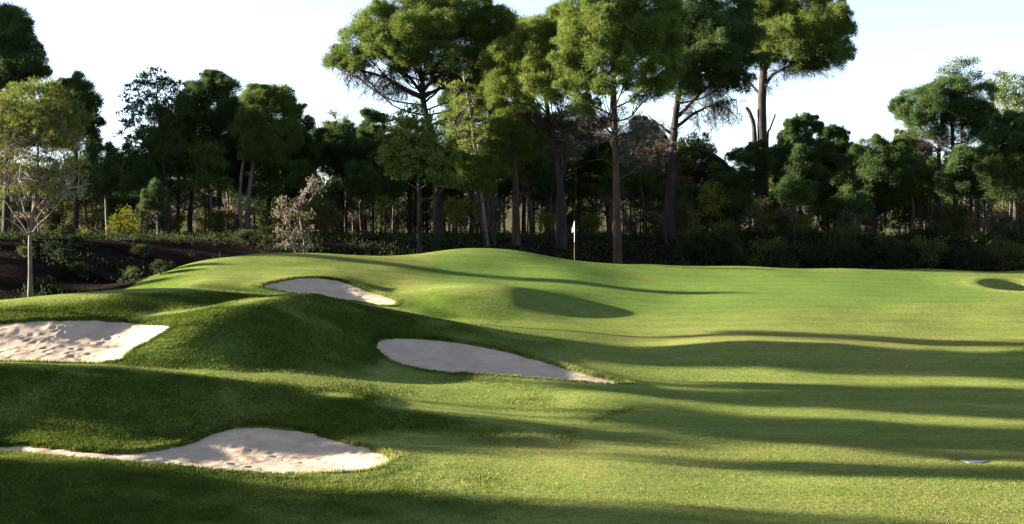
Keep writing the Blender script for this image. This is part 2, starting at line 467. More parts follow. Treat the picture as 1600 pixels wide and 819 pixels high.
def signed_dist(x, y, poly):
    """distance to the outline, positive inside"""
    q = np.stack([x.ravel(), y.ravel()], -1)
    a = poly; b = np.roll(poly, -1, 0)
    best = np.full(len(q), 1e9); inside = np.zeros(len(q), bool)
    for p0, p1 in zip(a, b):
        e = p1 - p0
        t = np.clip(((q - p0) @ e) / (e @ e + 1e-12), 0, 1)
        dd = q - p0 - t[:, None] * e
        best = np.minimum(best, (dd * dd).sum(1))
        c = ((p0[1] > q[:, 1]) != (p1[1] > q[:, 1]))
        xx = p0[0] + (q[:, 1] - p0[1]) * e[0] / (e[1] if abs(e[1]) > 1e-9 else 1e-9)
        inside ^= c & (q[:, 0] < xx)
    s = np.sqrt(best) * np.where(inside, 1, -1)
    return s.reshape(x.shape)


POLY = {}
for k, (pts, lo, hi) in BUNK.items():
    P = np.array([ground_hit(px, py, lo, hi) for px, py in resample(pts, 90)])
    for _ in range(2): P = .5 * P + .25 * (np.roll(P, 1, 0) + np.roll(P, -1, 0))
    POLY[k] = P
HOLLOW = at(1606, 448, 80)[:2]                      # the grass hollow at the right edge of the view

gx = np.concatenate([np.linspace(-420, -70, 30)[:-1], np.linspace(-70, -30, 60)[:-1], np.arange(-30, 32, .15), np.linspace(32, 70, 60), np.linspace(70, 420, 30)[1:]])
gy = np.concatenate([np.linspace(-120, 0, 10)[:-1], np.linspace(0, 32, 40)[:-1], np.arange(32, 93, .2), np.linspace(93, 112, 60), np.linspace(112, 900, 40)[1:]])
GX, GY = np.meshgrid(gx, gy, indexing='ij')
cx = np.clip(GX, -45, 45); cy = np.clip(GY, 0, 106)
GZ = tps(cx, cy)
far = smooth(100, 112, GY)
GZ = GZ * (1 - far) + (-.5 + .12 * vnoise(GX, GY, 9, 3)) * far
GZ += 9.0 * smooth(210, 420, GY)
GZ += .035 * vnoise(GX, GY, 2.6, 5) * smooth(30, 34, GY) + .10 * vnoise(GX, GY, 4.0, 8) * smooth(92, 97, GY)
hd = np.hypot((GX - HOLLOW[0]) / 2.3, (GY - HOLLOW[1]) / 3.4)
GZ += -.9 * smooth(1.0, .45, hd) + .03 * np.exp(-((hd - 1.14) / .16) ** 2)
def ridge(pts, h, sg):
    """a raised back (or, with h < 0, a trough) along a line"""
    P = spline([at(*p)[:2] for p in pts], 60)
    m = (GY > P[:, 1].min() - 6) & (GY < P[:, 1].max() + 6) & (GX > P[:, 0].min() - 6) & (GX < P[:, 0].max() + 6)
    q = np.stack([GX[m], GY[m]], -1)
    d2 = ((q[:, None] - P[None]) ** 2).sum(2)
    GZ[m] += h * np.exp(-d2.min(1) / (2 * sg * sg))
ridge([(480, 480, 58.6), (420, 500, 56.0), (355, 525, 53.6), (310, 548, 51.9)], .50, 1.15)
ridge([(250, 480, 57.0), (330, 475, 57.6), (420, 462, 60.5)], -.22, .9)
ridge([(-60, 580, 46.6), (150, 583, 46.4), (300, 592, 46.5), (420, 605, 46.8), (520, 622, 46.6)], .12, .8)
ridge([(-60, 650, 43.1), (150, 648, 43.2), (260, 650, 43.4)], -.25, .9)
ridge([(560, 640, 45.6), (700, 662, 45.2), (840, 690, 43.4)], .22, .9)
ridge([(700, 575, 53.0), (850, 610, 50.0), (1010, 640, 47.0)], .12, 1.0)
ridge([(640, 468, 67), (720, 462, 68.3), (820, 466, 67.6), (880, 480, 66.5)], -.02, 1.3)
PATCH = at(1523, 718, 41.3)
GZ -= .07 * np.exp(-(((GX - PATCH[0]) / .5) ** 2 + ((GY - PATCH[1]) / .42) ** 2) ** 2)   # a slight low spot under the pale patch
BASE = GZ.copy()
ROUGH = np.zeros_like(GZ)
sd_all = np.full_like(GZ, -99.0)
win = (GY > 34) & (GY < 80) & (np.abs(GX) < 32)
for k, P in POLY.items():
    b0, b1 = P.min(0) - 3, P.max(0) + 3
    m = win & (GX > b0[0]) & (GX < b1[0]) & (GY > b0[1]) & (GY < b1[1])
    sd_all[m] = np.maximum(sd_all[m], signed_dist(GX[m], GY[m], P))
sdn = sd_all + .05 * vnoise(GX, GY, .5, 11)
GZ = GZ + .05 * np.exp(-((sdn + .35) / .35) ** 2) * (sd_all > -3) - .75 * smooth(0, .30, sdn)


def bilin(A, x, y):
    i = np.clip(np.searchsorted(gx, x) - 1, 0, len(gx) - 2); j = np.clip(np.searchsorted(gy, y) - 1, 0, len(gy) - 2)
    a = (x - gx[i]) / (gx[i + 1] - gx[i]); b = (y - gy[j]) / (gy[j + 1] - gy[j])
    return (A[i, j] * (1 - a) + A[i + 1, j] * a) * (1 - b) + (A[i, j + 1] * (1 - a) + A[i + 1, j + 1] * a) * b


def ground(x, y): return float(bilin(GZ, np.array([x], float), np.array([y], float))[0])


# where the turf stops and the forest floor begins: just behind the skyline of the turf
BX = np.array([-420, -60, -24, -19, -16, -13, -9, -5, 0, 6, 40, 420])
BY = np.array([62.0, 62, 62.5, 65, 79, 81.5, 84, 87, 91, 92.5, 93, 93])
turf = GY < np.interp(GX, BX, BY)
# long grass: steep ground and the mounds
sl = np.hypot(np.gradient(BASE, gx, axis=0), np.gradient(BASE, gy, axis=1))
pxc = 800 + GX / np.maximum(GY, 1) * F
left = smooth(1000, 560, pxc)
ROUGH = np.clip(smooth(.10, .24, sl) * left + .6 * smooth(430, 150, pxc) * (GY < 46) + .5 * smooth(40.5, 37, GY) * smooth(900, 500, pxc), 0, 1)
ROUGH = np.clip(ROUGH * (1 + .5 * vnoise(GX, GY, 1.5, 61)) + .25 * vnoise(GX, GY, .8, 62) * (ROUGH > .05), 0, 1) * smooth(88, 72, GY)
GREEN = smooth(70.5, 71.3, GY + 2.2 * np.sin(GX * .16 + .6) + .4 * vnoise(GX, GY, 3, 71)) * smooth(89.5, 88.5, GY) * smooth(-4.5, -3.2, GX) * smooth(24, 22, GX)   # the putting surface
DRY = np.exp(-((GY - 60.2 - .8 * np.sin(GX * .3)) / 1.1) ** 2) * smooth(0, 6, GX) * .8 + .55 * np.exp(-((GY - 41.8) / 1.2) ** 2) * smooth(-3, 3, GX)


def grid_mesh(name, mask, mat):
    nx, ny = len(gx), len(gy)
    f = mask[:-1, :-1]
    i, j = np.nonzero(f)
    a = i * ny + j; b = (i + 1) * ny + j; c = b + 1; d = a + 1
    Q = np.stack([a, b, c, d], -1)
    used = np.unique(Q); re = np.zeros(nx * ny, np.int64); re[used] = np.arange(len(used))
    V = np.stack([GX.ravel(), GY.ravel(), GZ.ravel()], -1)[used]
    Q = re[Q].astype(np.int32)
    me = bpy.data.meshes.new(name)
    me.vertices.add(len(V)); me.vertices.foreach_set('co', V.astype(np.float32).ravel())
    me.loops.add(Q.size); me.loops.foreach_set('vertex_index', Q.ravel())
    me.polygons.add(len(Q)); me.polygons.foreach_set('loop_start', np.arange(0, Q.size, 4, dtype=np.int32))
    me.polygons.foreach_set('use_smooth', np.ones(len(Q), bool))
    me.update(calc_edges=True)
    at_ = me.attributes.new('rough', 'FLOAT', 'POINT'); at_.data.foreach_set('value', ROUGH.ravel()[used].astype(np.float32))
    for nm, A_ in (('green', GREEN), ('dry', DRY)):
        x_ = me.attributes.new(nm, 'FLOAT', 'POINT'); x_.data.foreach_set('value', A_.ravel()[used].astype(np.float32))
    me.materials.append(mat)
    return me


tag(link('fairway_ground', grid_mesh('fairway_ground', turf, M['turf'])), kind='structure')
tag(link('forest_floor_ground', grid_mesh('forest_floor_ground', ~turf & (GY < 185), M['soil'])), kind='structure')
tag(link('distant_hills', grid_mesh('distant_hills', ~turf & (GY >= 160), M['hill'])), kind='structure')

# sand
BLAB = {
    'bunker_far': 'small half shaded sand bunker cut into the far grass hill',
    'bunker_left': 'sunlit sand bunker with trampled sand at the left edge',
    'bunker_middle': 'long shaded sand bunker tapering to the right below the central mound',
    'bunker_front': 'nearest sand bunker, half in shade, with a thin tail to the left',
}
for bi, (k, P) in enumerate(POLY.items()):
    b0, b1 = P.min(0) - .3, P.max(0) + .3
    xs = np.arange(b0[0], b1[0], .07); ys = np.arange(b0[1], b1[1], .07)
    X, Y = np.meshgrid(xs, ys, indexing='ij')
    sd = signed_dist(X, Y, P)
    Z = bilin(BASE, X.ravel(), Y.ravel()).reshape(X.shape)
    amp = {'bunker_left': .8, 'bunker_front': .8, 'bunker_far': .8, 'bunker_middle': .4}[k]
    Z += -.035 - .20 * smooth(.0, 1.6, sd) * smooth(.3, 2.2, sd + 1.2) + amp * (.012 * vnoise(X, Y, .55, 21 + bi) + .017 * vnoise(X, Y, .22, 31 + bi) + .016 * vnoise(X + Y * .6, Y * .4, .45, 41 + bi))
    npit = {'bunker_left': 220, 'bunker_front': 130, 'bunker_far': 120, 'bunker_middle': 40}[k]
    rp = np.random.default_rng(300 + bi)
    for _ in range(npit):
        pxx, pyy, rr_ = rp.uniform(b0[0], b1[0]), rp.uniform(b0[1], b1[1]), rp.uniform(.07, .14)
        i0, i1 = np.searchsorted(xs, [pxx - 3 * rr_, pxx + 3 * rr_]); j0, j1 = np.searchsorted(ys, [pyy - 3 * rr_, pyy + 3 * rr_])
        d_ = np.hypot(X[i0:i1, j0:j1] - pxx, Y[i0:i1, j0:j1] - pyy) / rr_
        Z[i0:i1, j0:j1] += rp.uniform(.010, .026) * (-np.exp(-d_ ** 2 * 1.6) + .55 * np.exp(-((d_ - 1.35) / .4) ** 2)) * smooth(.0, .4, sd[i0:i1, j0:j1])
    ok = sd > -.14
    idx = -np.ones(X.shape, int); idx[ok] = np.arange(ok.sum())
    f = ok[:-1, :-1] & ok[1:, :-1] & ok[1:, 1:] & ok[:-1, 1:]
    i, j = np.nonzero(f)
    T = np.concatenate([np.stack([idx[i, j], idx[i + 1, j], idx[i + 1, j + 1]], -1), np.stack([idx[i, j], idx[i + 1, j + 1], idx[i, j + 1]], -1)])
    me = tri_mesh('bunker_sand', np.stack([X[ok], Y[ok], Z[ok]], -1), T, True, M['sand'])
    o = link('sand_bunker', me); tag(o, BLAB[k], 'bunker', 'sand bunkers among the mounds', 'structure')

# ------------------------------------------------------------------ grass blades on the long grass (one object)
def scatter(n, xr, yr, keep):
    x = RNG.uniform(*xr, n); y = RNG.uniform(*yr, n)
    k = RNG.random(n) < keep(x, y)
    return x[k], y[k]


bx, by, bh = [], [], []
def keep_rough(x, y):
    return bilin(ROUGH, x, y) * (bilin(sd_all, x, y) < .05) * (np.abs(x) < .335 * y) * (y < np.interp(x, BX, BY) - .2)
x, y = scatter(900000, (-21, 14), (33, 64), keep_rough); bx.append(x); by.append(y); bh.append(np.full(len(x), .075))
for P in POLY.values():                              # a ragged fringe round the sand
    Q = np.repeat(np.vstack([P]), 130, 0) + RNG.normal(0, .10, (len(P) * 130, 2))
    s = bilin(sd_all, Q[:, 0], Q[:, 1]); k = (s < .06) & (s > -.3)
    bx.append(Q[k, 0]); by.append(Q[k, 1]); bh.append(np.full(k.sum(), .10))
x, y = scatter(230000, (-15, 15), (33, 46), lambda x, y: (.02 + .5 * smooth(46, 34, y + 3.0 * vnoise(x, y, 2.3, 63))) * (y < 46) * (bilin(sd_all, x, y) < .0) * (np.abs(x) < .335 * y)); bx.append(x); by.append(y); bh.append(np.full(len(x), .036))
bx = np.concatenate(bx); by = np.concatenate(by); bh = np.concatenate(bh) * RNG.uniform(.6, 1.3, len(bx))
dv = spline([at(922, 662, 45.2)[:2], at(950, 650, 45.9)[:2], at(970, 645, 46.3)[:2], at(1000, 638, 46.8)[:2]], 420) + RNG.normal(0, .14, (420, 2))
dv = np.repeat(dv, 2, 0) + RNG.normal(0, .05, (840, 2))                # a scuffed line of tufts across the fairway
bx = np.concatenate([bx, dv[:, 0]]); by = np.concatenate([by, dv[:, 1]]); bh = np.concatenate([bh, np.full(len(dv), .035)])
n = len(bx)
base = np.stack([bx, by, bilin(GZ, bx, by) - .01], -1)
ang = RNG.uniform(0, 2 * math.pi, n); wd = RNG.uniform(.008, .02, n)
pv = np.stack([np.cos(ang) * wd, np.sin(ang) * wd, np.zeros(n)], -1)
tip = base + np.stack([RNG.normal(0, .45, n) * bh, RNG.normal(0, .45, n) * bh, bh], -1)
V = np.stack([base - pv, base + pv, tip], 1).reshape(-1, 3)
gm = tri_mesh('rough_grass', V, np.arange(len(V)), False, M['blade'])
ma = gm.attributes.new('mown', 'FLOAT', 'POINT'); mv = np.clip(1 - 1.3 * bilin(ROUGH, bx, by), 0, 1); mv[-len(dv):] = .25
ma.data.foreach_set('value', np.repeat(mv, 3).astype(np.float32))
tag(link('rough_grass', gm), kind='stuff')
print('blades', n)


# ------------------------------------------------------------------ foliage
def blades(P, D, k, ln, wd, spread, rng):
    """k thin triangles at every point P, fanned round direction D"""
    P = np.repeat(P, k, 0); D = np.repeat(D, k, 0); n = len(P)
    d = unit(D + spread * rng.normal(size=(n, 3)))
    p = unit(np.cross(d, rng.normal(size=(n, 3))))
    l = ln * rng.uniform(.6, 1.25, (n, 1)); w = wd * rng.uniform(.7, 1.3, (n, 1))
    return np.stack([P - p * w * .5, P + p * w * .5, P + d * l], 1).reshape(-1, 3)


def leaves(P, D, k, ln, wd, spread, rng):
    """k small leaf diamonds round every point"""
    P = np.repeat(P, k, 0) + rng.normal(0, ln * .7, (len(P) * k, 3)); D = np.repeat(D, k, 0); n = len(P)
    d = unit(D + spread * rng.normal(size=(n, 3))); p = unit(np.cross(d, rng.normal(size=(n, 3))))
    l = ln * rng.uniform(.6, 1.2, (n, 1)); w = wd * rng.uniform(.7, 1.2, (n, 1))
    V = np.stack([P, P + d * l * .5 - p * w * .5, P + d * l, P + d * l * .5 + p * w * .5], 1).reshape(-1, 3)
    q = np.arange(n)[:, None] * 4
    return V, np.concatenate([q + np.array([0, 1, 2]), q + np.array([0, 2, 3])])


def ell_points(c, r, n, rng, low=-.35, shell=(.72, 1.0)):
    u = unit(rng.normal(size=(n * 3, 3)))
    u = u[u[:, 2] > low][:n]
    return np.asarray(c) + u * np.asarray(r) * rng.uniform(*shell, (len(u), 1)) , u


def foliage(lobes, rng, clump=.42, per=1.0, k=4, ln=.21, wd=.052, low=-.75, kind='needle'):
    """clumps over the shells of the lobes [(centre, radii)]; returns V, T and the clump centres"""
    Ps, Ds, Cs = [], [], []
    for c, r in lobes:
        r = np.asarray(r, float)
        area = 4 * math.pi * ((r[0] * r[1]) ** 1.6 / 3 + (r[0] * r[2]) ** 1.6 / 3 + (r[1] * r[2]) ** 1.6 / 3) ** (1 / 1.6)
        nc = max(4, int(area * .62 / (clump * clump * 2.0) * per))
        cc, u = ell_points(c, np.maximum(r - clump * .45, r * .4), nc, rng, low)
        inner, _ = ell_points(c, r * .62, max(2, nc // 5), rng, -.5, (.2, .95))
        cc = np.vstack([cc, inner]); Cs.append(cc)
        nt_ = max(7, int(15 * (clump / .42) ** 1.3))
        rad = clump * rng.uniform(.5, 1.5, (len(cc), 1, 1))
        v = unit(rng.normal(size=(len(cc), nt_, 3))); v[..., 2] = np.abs(v[..., 2]) * 1.15 - .25
        p = cc[:, None] + v * rad * rng.uniform(.35, 1.0, (len(cc), nt_, 1))
        d = unit(v * .8 + np.array([0, 0, .8]))
        Ps.append(p.reshape(-1, 3)); Ds.append(d.reshape(-1, 3))
    P = np.vstack(Ps); D = np.vstack(Ds)
    if kind == 'needle':
        V = blades(P, D, k, ln, wd, .5, rng); T = np.arange(len(V)).reshape(-1, 3)
    else:
        V, T = leaves(P, D, k, ln, wd, .9, rng)
    return V, T, np.vstack(Cs)


CUSH = {}
CLASS = ((.5, 1400), (.85, 3400), (1.35, 7400), (2.1, 15500))       # nominal radius, needles


def cushion(size, variant, leaf):
    """a rounded head of needles made of smaller heads, shared by every bough of that size"""
    key = (size, variant, leaf)
    if key in CUSH: return CUSH[key]
    first = next((m for (a, b, _), m in CUSH.items() if (a, b) == (size, variant)), None)
    if first is not None:
        me = first.copy(); me.materials.clear(); me.materials.append(M[leaf])
    else:
        rng = np.random.default_rng(900 + size * 10 + variant)
        R0, n = CLASS[size]
        nb = (9, 18, 34, 60)[size]
        bc, bu = ell_points((0, 0, 0), np.array([1, 1, .85]) * R0, nb, rng, -.8, (.55, .88))
        br = rng.uniform(.18, .42, nb)[:len(bc)] * R0 ** .62 * .95
        i = rng.choice(len(bc), n, p=br ** 2 / (br ** 2).sum())
        v = unit(rng.normal(size=(n, 3)) + .8 * bu[i] + np.array([0, 0, .35]))
        fz = np.where(rng.random((n, 1)) < .32, rng.uniform(1.0, 1.55, (n, 1)), rng.uniform(.5, 1.0, (n, 1)))   # stray sprays
        p = bc[i] + v * br[i][:, None] * fz
        m_ = n // 14                                        # a few needles deep inside close the head
        p[:m_] = unit(rng.normal(size=(m_, 3))) * R0 * rng.uniform(.2, .75, (m_, 1)) * np.array([1, 1, .8])
        V = blades(p, unit(v + np.array([0, 0, .7])), 1, .21, .036, .5, rng)
        me = tri_mesh('foliage_clump', V, np.arange(len(V)), False, M[leaf])
    CUSH[key] = me
    return me


def crown_of_cushions(root, lobes, leaf, rng):
    cr = empty('crown', (0, 0, 0)); cr.parent = root
    for c, r in lobes:
        g = float(np.prod(r)) ** (1 / 3)
        k = int(np.argmin([abs(math.log(g / (a * .95))) for a, _ in CLASS]))
        o = link('foliage_clump', cushion(k, int(rng.integers(3)), leaf), cr, tuple(c))
        R0 = CLASS[k][0]
        o.scale = (r[0] / R0, r[1] / R0, r[2] / (R0 * .85))
        o.rotation_euler = (rng.uniform(-.2, .2), rng.uniform(-.2, .2), rng.uniform(0, 6.28))
    return cr


def twig_spray(mb, starts, dirs, length, n_side, rng, droop=-.1, rad=.011):
    """fine bare twigs: a thin bent stem with side twigs, each twig one sliver"""
    for p, d in zip(starts, dirs):
        L_ = length * rng.uniform(.6, 1.3)
        d2 = unit(d + rng.normal(0, .35, 3) + np.array([0, 0, droop]))
        pts = np.array([p, p + d * L_ * .5, p + d * L_ * .5 + d2 * L_ * .5])
        mb.tube(pts, [rad, rad * .75, rad * .3], 3, False)
        t = rng.uniform(.15, 1, n_side)
        q = np.where(t[:, None] < .5, pts[0] + (pts[1] - pts[0]) * t[:, None] * 2, pts[1] + (pts[2] - pts[1]) * (t[:, None] - .5) * 2)
        dd = unit(d2 + rng.normal(0, .65, (n_side, 3)))
        V = blades(q, dd, 1, L_ * .42, rad * 1.6, .15, rng); mb.add(V, np.arange(len(V)))


def empty(name, loc):
    o = bpy.data.objects.new(name, None); COL.objects.link(o)
    o.location = loc; o.empty_display_size = .5
    return o


def tree(name, label, d, trunks, lobes, leaf='pine_green', bark='bark', cat='tree', group=None, seed=1, clump=.42, per=1.0,
         twigs=(), limbs=(), limb_auto=True, twig_mat='twig', depth=.85, low=-.75, kind='needle', k=4, ln=.21, wd=.052, dead=None, full=(1.1, 1.22)):
    """A tree measured in the photograph at distance d.
    trunks: [([(px, py), ...] from the base up, bottom width, top width)], all in photograph pixels; the base is set on the ground.
    lobes: [(px, py, half width, half height[, nearer by metres])]; twigs: [(px, py, half width, half height, number)]."""
    rng = np.random.default_rng(seed)
    s = d / F
    p0 = trunks[0][0][0]
    bxx = (p0[0] - 800) * s
    gz = ground(bxx, d)
    root = empty(name, (bxx, d, gz))
    org = np.array([bxx, d, gz])
    W3 = lambda px, py, dy=0.0: at(px, py, d) + np.array([0, dy, 0]) - org
    tops = []
    tmesh = None
    for pts, w0, w1 in trunks:
        P = [W3(*p) for p in pts]
        P = [np.array([P[0][0], P[0][1], -.25 if abs(P[0][0]) < .8 else P[0][2] - .3])] + P[(1 if P[0][2] < .7 else 0):]
        Q = spline(P, 26)
        Q[1:-1, :2] += np.cumsum(rng.normal(0, .012, (24, 2)), 0) * .7
        h = np.linspace(0, 1, 26)
        R = .44 * s * (w0 + (w1 - w0) * h ** .8) * (1 + .22 * np.exp(-h * 18))
        mb = MB(); mb.tube(Q, R, 10, True, .12, rng)
        link('trunk', mb.mesh('trunk', M[bark], True), root)
        tops.append(Q)
    L3 = []
    for l in lobes:
        px, py, rx, ry = l[:4]
        dy = -l[4] if len(l) > 4 else rng.uniform(-.5, .5) * rx * s * depth
        L3.append((W3(px, py + (full[1] - 1) * ry * .8, dy), np.array([rx * s * full[0], rx * s * depth * full[0], ry * s * full[1]])))
    if L3 and kind == 'needle' and per > .6:
        L3b = []
        for c, r in L3:
            L3b.append((c, r * .92))
            q, _ = ell_points(c, r * .9, 4, rng, -.25, (.85, 1.15))
            L3b += [(p, np.maximum(r.min() * rng.uniform(.32, .6), .28) * np.array([1.15, 1.15, .85])) for p in q]
        crown_of_cushions(root, L3b, leaf, rng)
    elif L3:
        V, T, cc = foliage(L3, rng, clump, per, k, ln, wd, low, kind)
        link('crown', tri_mesh('crown', V, T, False, M[leaf]), root)
    # limbs from the trunk into the lobes
    ends = []
    for pts, w0, w1 in limbs:
        dy = rng.uniform(-.4, .4)
        Q = spline([W3(px, py, dy * i) for i, (px, py) in enumerate(pts)], 14)
        Q[1:, :] += np.cumsum(rng.normal(0, .02, (13, 3)), 0)
        mb = MB(); mb.tube(Q, np.linspace(.5 * s * w0, .5 * s * w1, 14), 7, True, .1, rng)
        link('limb', mb.mesh('limb', M[bark], True), root)
        ends.append(Q)
    if L3 and limb_auto:
        mb = MB()
        for c, r in L3:
            Q0 = tops[int(rng.integers(len(tops)))]
            zt = c[2] - np.hypot(c[0] - Q0[-1][0], c[1] - Q0[-1][1]) * rng.uniform(.35, .7) - .3
            i = int(np.clip(np.argmin(np.abs(Q0[:, 2] - zt)), 9, 25))
            st = Q0[i]
            md = .5 * (st + c) + np.array([0, 0, -.12 * np.linalg.norm(c - st)]) + rng.normal(0, .12, 3)
            q = spline([st, md, c], 9); r0 = min(.5 * s * trunks[0][2] * .6, .065)
            mb.tube(q, np.linspace(r0, .02, 9), 5, False)
            sub, _ = ell_points(c, r * .8, 7, rng, -.1)
            for e in sub:
                t0 = q[int(rng.integers(4, 9))]
                mb.tube(spline([t0, .5 * (t0 + e) + rng.normal(0, .1, 3), e], 5), np.linspace(.035, .01, 5), 3, False)
        link('branches', mb.mesh('branches', M[bark], True), root)
    if twigs:
        mb = MB()
        for px, py, rx, ry, n in twigs:
            c = W3(px, py); r = np.array([rx * s, rx * s * .8, ry * s])
            Q0 = tops[0]
            for _ in range(n):
                e = c + unit(rng.normal(size=3)) * r * rng.uniform(.35, 1.0)
                i = int(np.clip(np.argmin(np.abs(Q0[:, 2] - (e[2] - rng.uniform(-.1, .5) * np.hypot(*(e - Q0[-1])[:2])))), 6, 25))
                st = Q0[i]
                if ends:                                 # spring from the nearest limb where one is near
                    A_ = np.vstack(ends)[3:]; dl = np.linalg.norm(A_ - e, axis=1); j_ = int(np.argmin(dl + rng.uniform(0, .8, len(dl))))
                    if dl[j_] < .8 * np.linalg.norm(st - e): st = A_[j_]
                q = spline([st, st + (e - st) * .33 + rng.normal(0, .16, 3), st + (e - st) * .66 + rng.normal(0, .2, 3) + np.array([0, 0, .12]), e], 7)
                ln_ = np.linalg.norm(e - st)
                mb.tube(q, np.linspace(.028, .008, 7), 3, False)
                dd = unit(e - st)
                t = rng.uniform(.3, 1.0, 9)
                P = q[np.clip((t * 6).astype(int), 0, 6)] + rng.normal(0, .03, (9, 3))
                twig_spray(mb, P, unit(np.tile(dd, (9, 1)) + rng.normal(0, .55, (9, 3))), min(1.0, .35 + ln_ * .28), 6, rng)
        link('dead_twigs', mb.mesh('dead_twigs', M[twig_mat], False), root)
    if dead:
        L4 = [(W3(px, py), np.array([rx * s, rx * s * .8, ry * s])) for px, py, rx, ry in dead]
        V, T, _ = foliage(L4, rng, .4, .55, 3, .22, .04, -.8)
        link('dead_needles', tri_mesh('dead_needles', V, T, False, M['dead_needle']), root)
    tag(root, label, cat, group)
    return root


def copy_tree(src, loc, rz=0, sc=(1, 1, 1), label=None, group=None):
    r = src.copy(); COL.objects.link(r)
    r.location = loc; r.rotation_euler = (0, 0, rz); r.scale = sc
    if label: r['label'] = label
    if group: r['group'] = group
    for ch in src.children:
        c = ch.copy(); COL.objects.link(c); c.parent = r
        for g in ch.children:
            d_ = g.copy(); COL.objects.link(d_); d_.parent = c
    return r

# ------------------------------------------------------------------ trees seen singly
tree('young_pine', 'lone young pine with pale trunk and bare twigs before the dark bank', 66,
     [([(47, 462), (48, 420), (47, 366), (56, 300), (60, 240), (58, 180)], 11, 2.5)],
     [(60, 150, 55, 22), (15, 165, 40, 25), (100, 175, 38, 28), (60, 185, 70, 28), (20, 200, 55, 25), (115, 215, 35, 30), (70, 225, 60, 25), (-20, 190, 40, 35), (-10, 240, 50, 25), (120, 255, 25, 25), (40, 260, 60, 20), (75, 140, 25, 12), (30, 142, 25, 12), (-5, 215, 25, 14), (95, 200, 25, 14), (45, 225, 30, 14), (80, 275, 30, 12), (0, 275, 30, 12), (50, 300, 60, 14), (60, 150, 50, 16), (-20, 165, 40, 20), (130, 190, 24, 20), (60, 175, 80, 30), (30, 210, 90, 30)],
     'pine_pale', 'bark_grey', seed=3, twig_mat='twig_pale', clump=.30, per=.6, k=8, ln=.18, wd=.024, full=(1.05, 1.1), limb_auto=False, depth=.9, low=-.6,
     limbs=[([(47, 368), (25, 335), (0, 300), (-30, 250), (-45, 205)], 3.4, .6), ([(48, 366), (38, 320), (25, 250), (18, 180)], 3.1, .6), ([(47, 368), (62, 330), (95, 280), (120, 220)], 3.1, .6),
            ([(48, 366), (72, 345), (110, 310), (140, 265)], 2.5, .6), ([(47, 370), (20, 345), (-20, 325), (-55, 280)], 2.5, .6), ([(48, 350), (66, 290), (85, 220), (95, 165)], 2.8, .6),
            ([(47, 362), (30, 300), (-5, 240), (-15, 180)], 2.5, .6), ([(50, 340), (52, 280), (40, 210), (38, 150)], 2.5, .6), ([(40, 340), (20, 300), (5, 262), (-4, 225)], 1.9, .6), ([(60, 330), (88, 300), (118, 258), (130, 228)], 1.9, .6)],
     twigs=[(50, 255, 95, 85, 60), (50, 195, 80, 50, 40), (-10, 290, 60, 40, 8), (105, 290, 45, 35, 8)])

tree('stone_pine', 'tall dark pine rising above the lone young pine at the left edge', 98,
     [([(8, 385), (12, 280), (14, 180), (18, 90)], 15, 8)],
     [(12, 58, 34, 34), (-40, 55, 60, 50), (15, 30, 28, 20), (40, 100, 36, 24), (0, 110, 50, 26), (62, 112, 18, 14), (-50, 120, 50, 30), (20, 80, 40, 22)], 'pine_dark', seed=4, clump=.5)
tree('dark_pine', 'rounded dark pine standing just right behind the lone young pine', 104,
     [([(118, 385), (120, 300), (121, 205)], 11, 6)],
     [(118, 150, 36, 24), (90, 155, 30, 26), (142, 172, 20, 22), (105, 190, 40, 28), (148, 195, 15, 14), (120, 215, 32, 20), (85, 205, 30, 30)], 'pine_dark', seed=5, clump=.46)

tree('dark_pine', 'airy dark pine, leftmost of the dark grove, sky showing through its top', 104,
     [([(266, 396), (262, 320), (252, 230), (244, 150)], 8, 4)],
     [(243, 122, 30, 18), (215, 142, 24, 18), (266, 140, 22, 20), (206, 172, 22, 22), (238, 168, 32, 20), (272, 175, 26, 24), (215, 212, 30, 28), (250, 215, 36, 28), (228, 245, 36, 20)], 'pine_dark', seed=6, clump=.42, per=.6, k=6, full=(1.2, 1.35))
tree('dark_pine', 'dark pine with a flat raised top, second in the dark grove from the left', 108,
     [([(297, 385), (298, 320), (312, 240), (326, 160)], 11, 5)],
     [(334, 122, 28, 10), (318, 140, 30, 16), (348, 142, 26, 18), (300, 165, 26, 20), (338, 172, 40, 24), (362, 180, 24, 24), (312, 205, 38, 28), (350, 215, 38, 28), (330, 240, 40, 18)], 'pine_dark', seed=7, clump=.46)
tree('dark_pine', 'dark pine with sunlit top on the right side of the dark grove', 106,
     [([(390, 388), (388, 320), (398, 250), (408, 170)], 12, 5), ([(384, 388), (376, 330), (380, 260), (395, 210)], 8, 4)],
     [(402, 146, 24, 12), (425, 152, 28, 16), (446, 165, 24, 18), (398, 172, 28, 20), (460, 172, 14, 14), (432, 185, 36, 22), (395, 205, 32, 26), (440, 215, 34, 24), (412, 235, 36, 18)], 'pine_green', 'bark_grey', seed=8, clump=.46)
tree('dark_pine', 'low broad dark pine filling the middle of the dark grove', 112,
     [([(342, 392), (343, 330), (345, 270), (345, 225)], 11, 6)],
     [(335, 235, 45, 26), (375, 245, 40, 24), (300, 250, 36, 24), (345, 265, 50, 18), (270, 255, 30, 22)], 'pine_dark', seed=9, clump=.46)
tree('small_pine', 'small narrow pine between the dark grove and the brown leaved oak', 110,
     [([(470, 378), (471, 300), (474, 215)], 6, 3)],
     [(478, 200, 14, 14), (468, 222, 18, 14), (482, 235, 16, 16), (466, 250, 20, 16), (450, 240, 18, 22), (476, 268, 22, 14)], 'pine_dark', seed=10, clump=.36)
tree('small_pine', 'bushy dark pine right of the brown leaved oak', 114,
     [([(540, 378), (540, 300), (538, 225)], 6, 3)],
     [(528, 215, 24, 16), (548, 232, 28, 18), (515, 240, 24, 20), (535, 258, 34, 18), (560, 250, 22, 20), (500, 220, 12, 18)], 'pine_dark', seed=11, clump=.42)
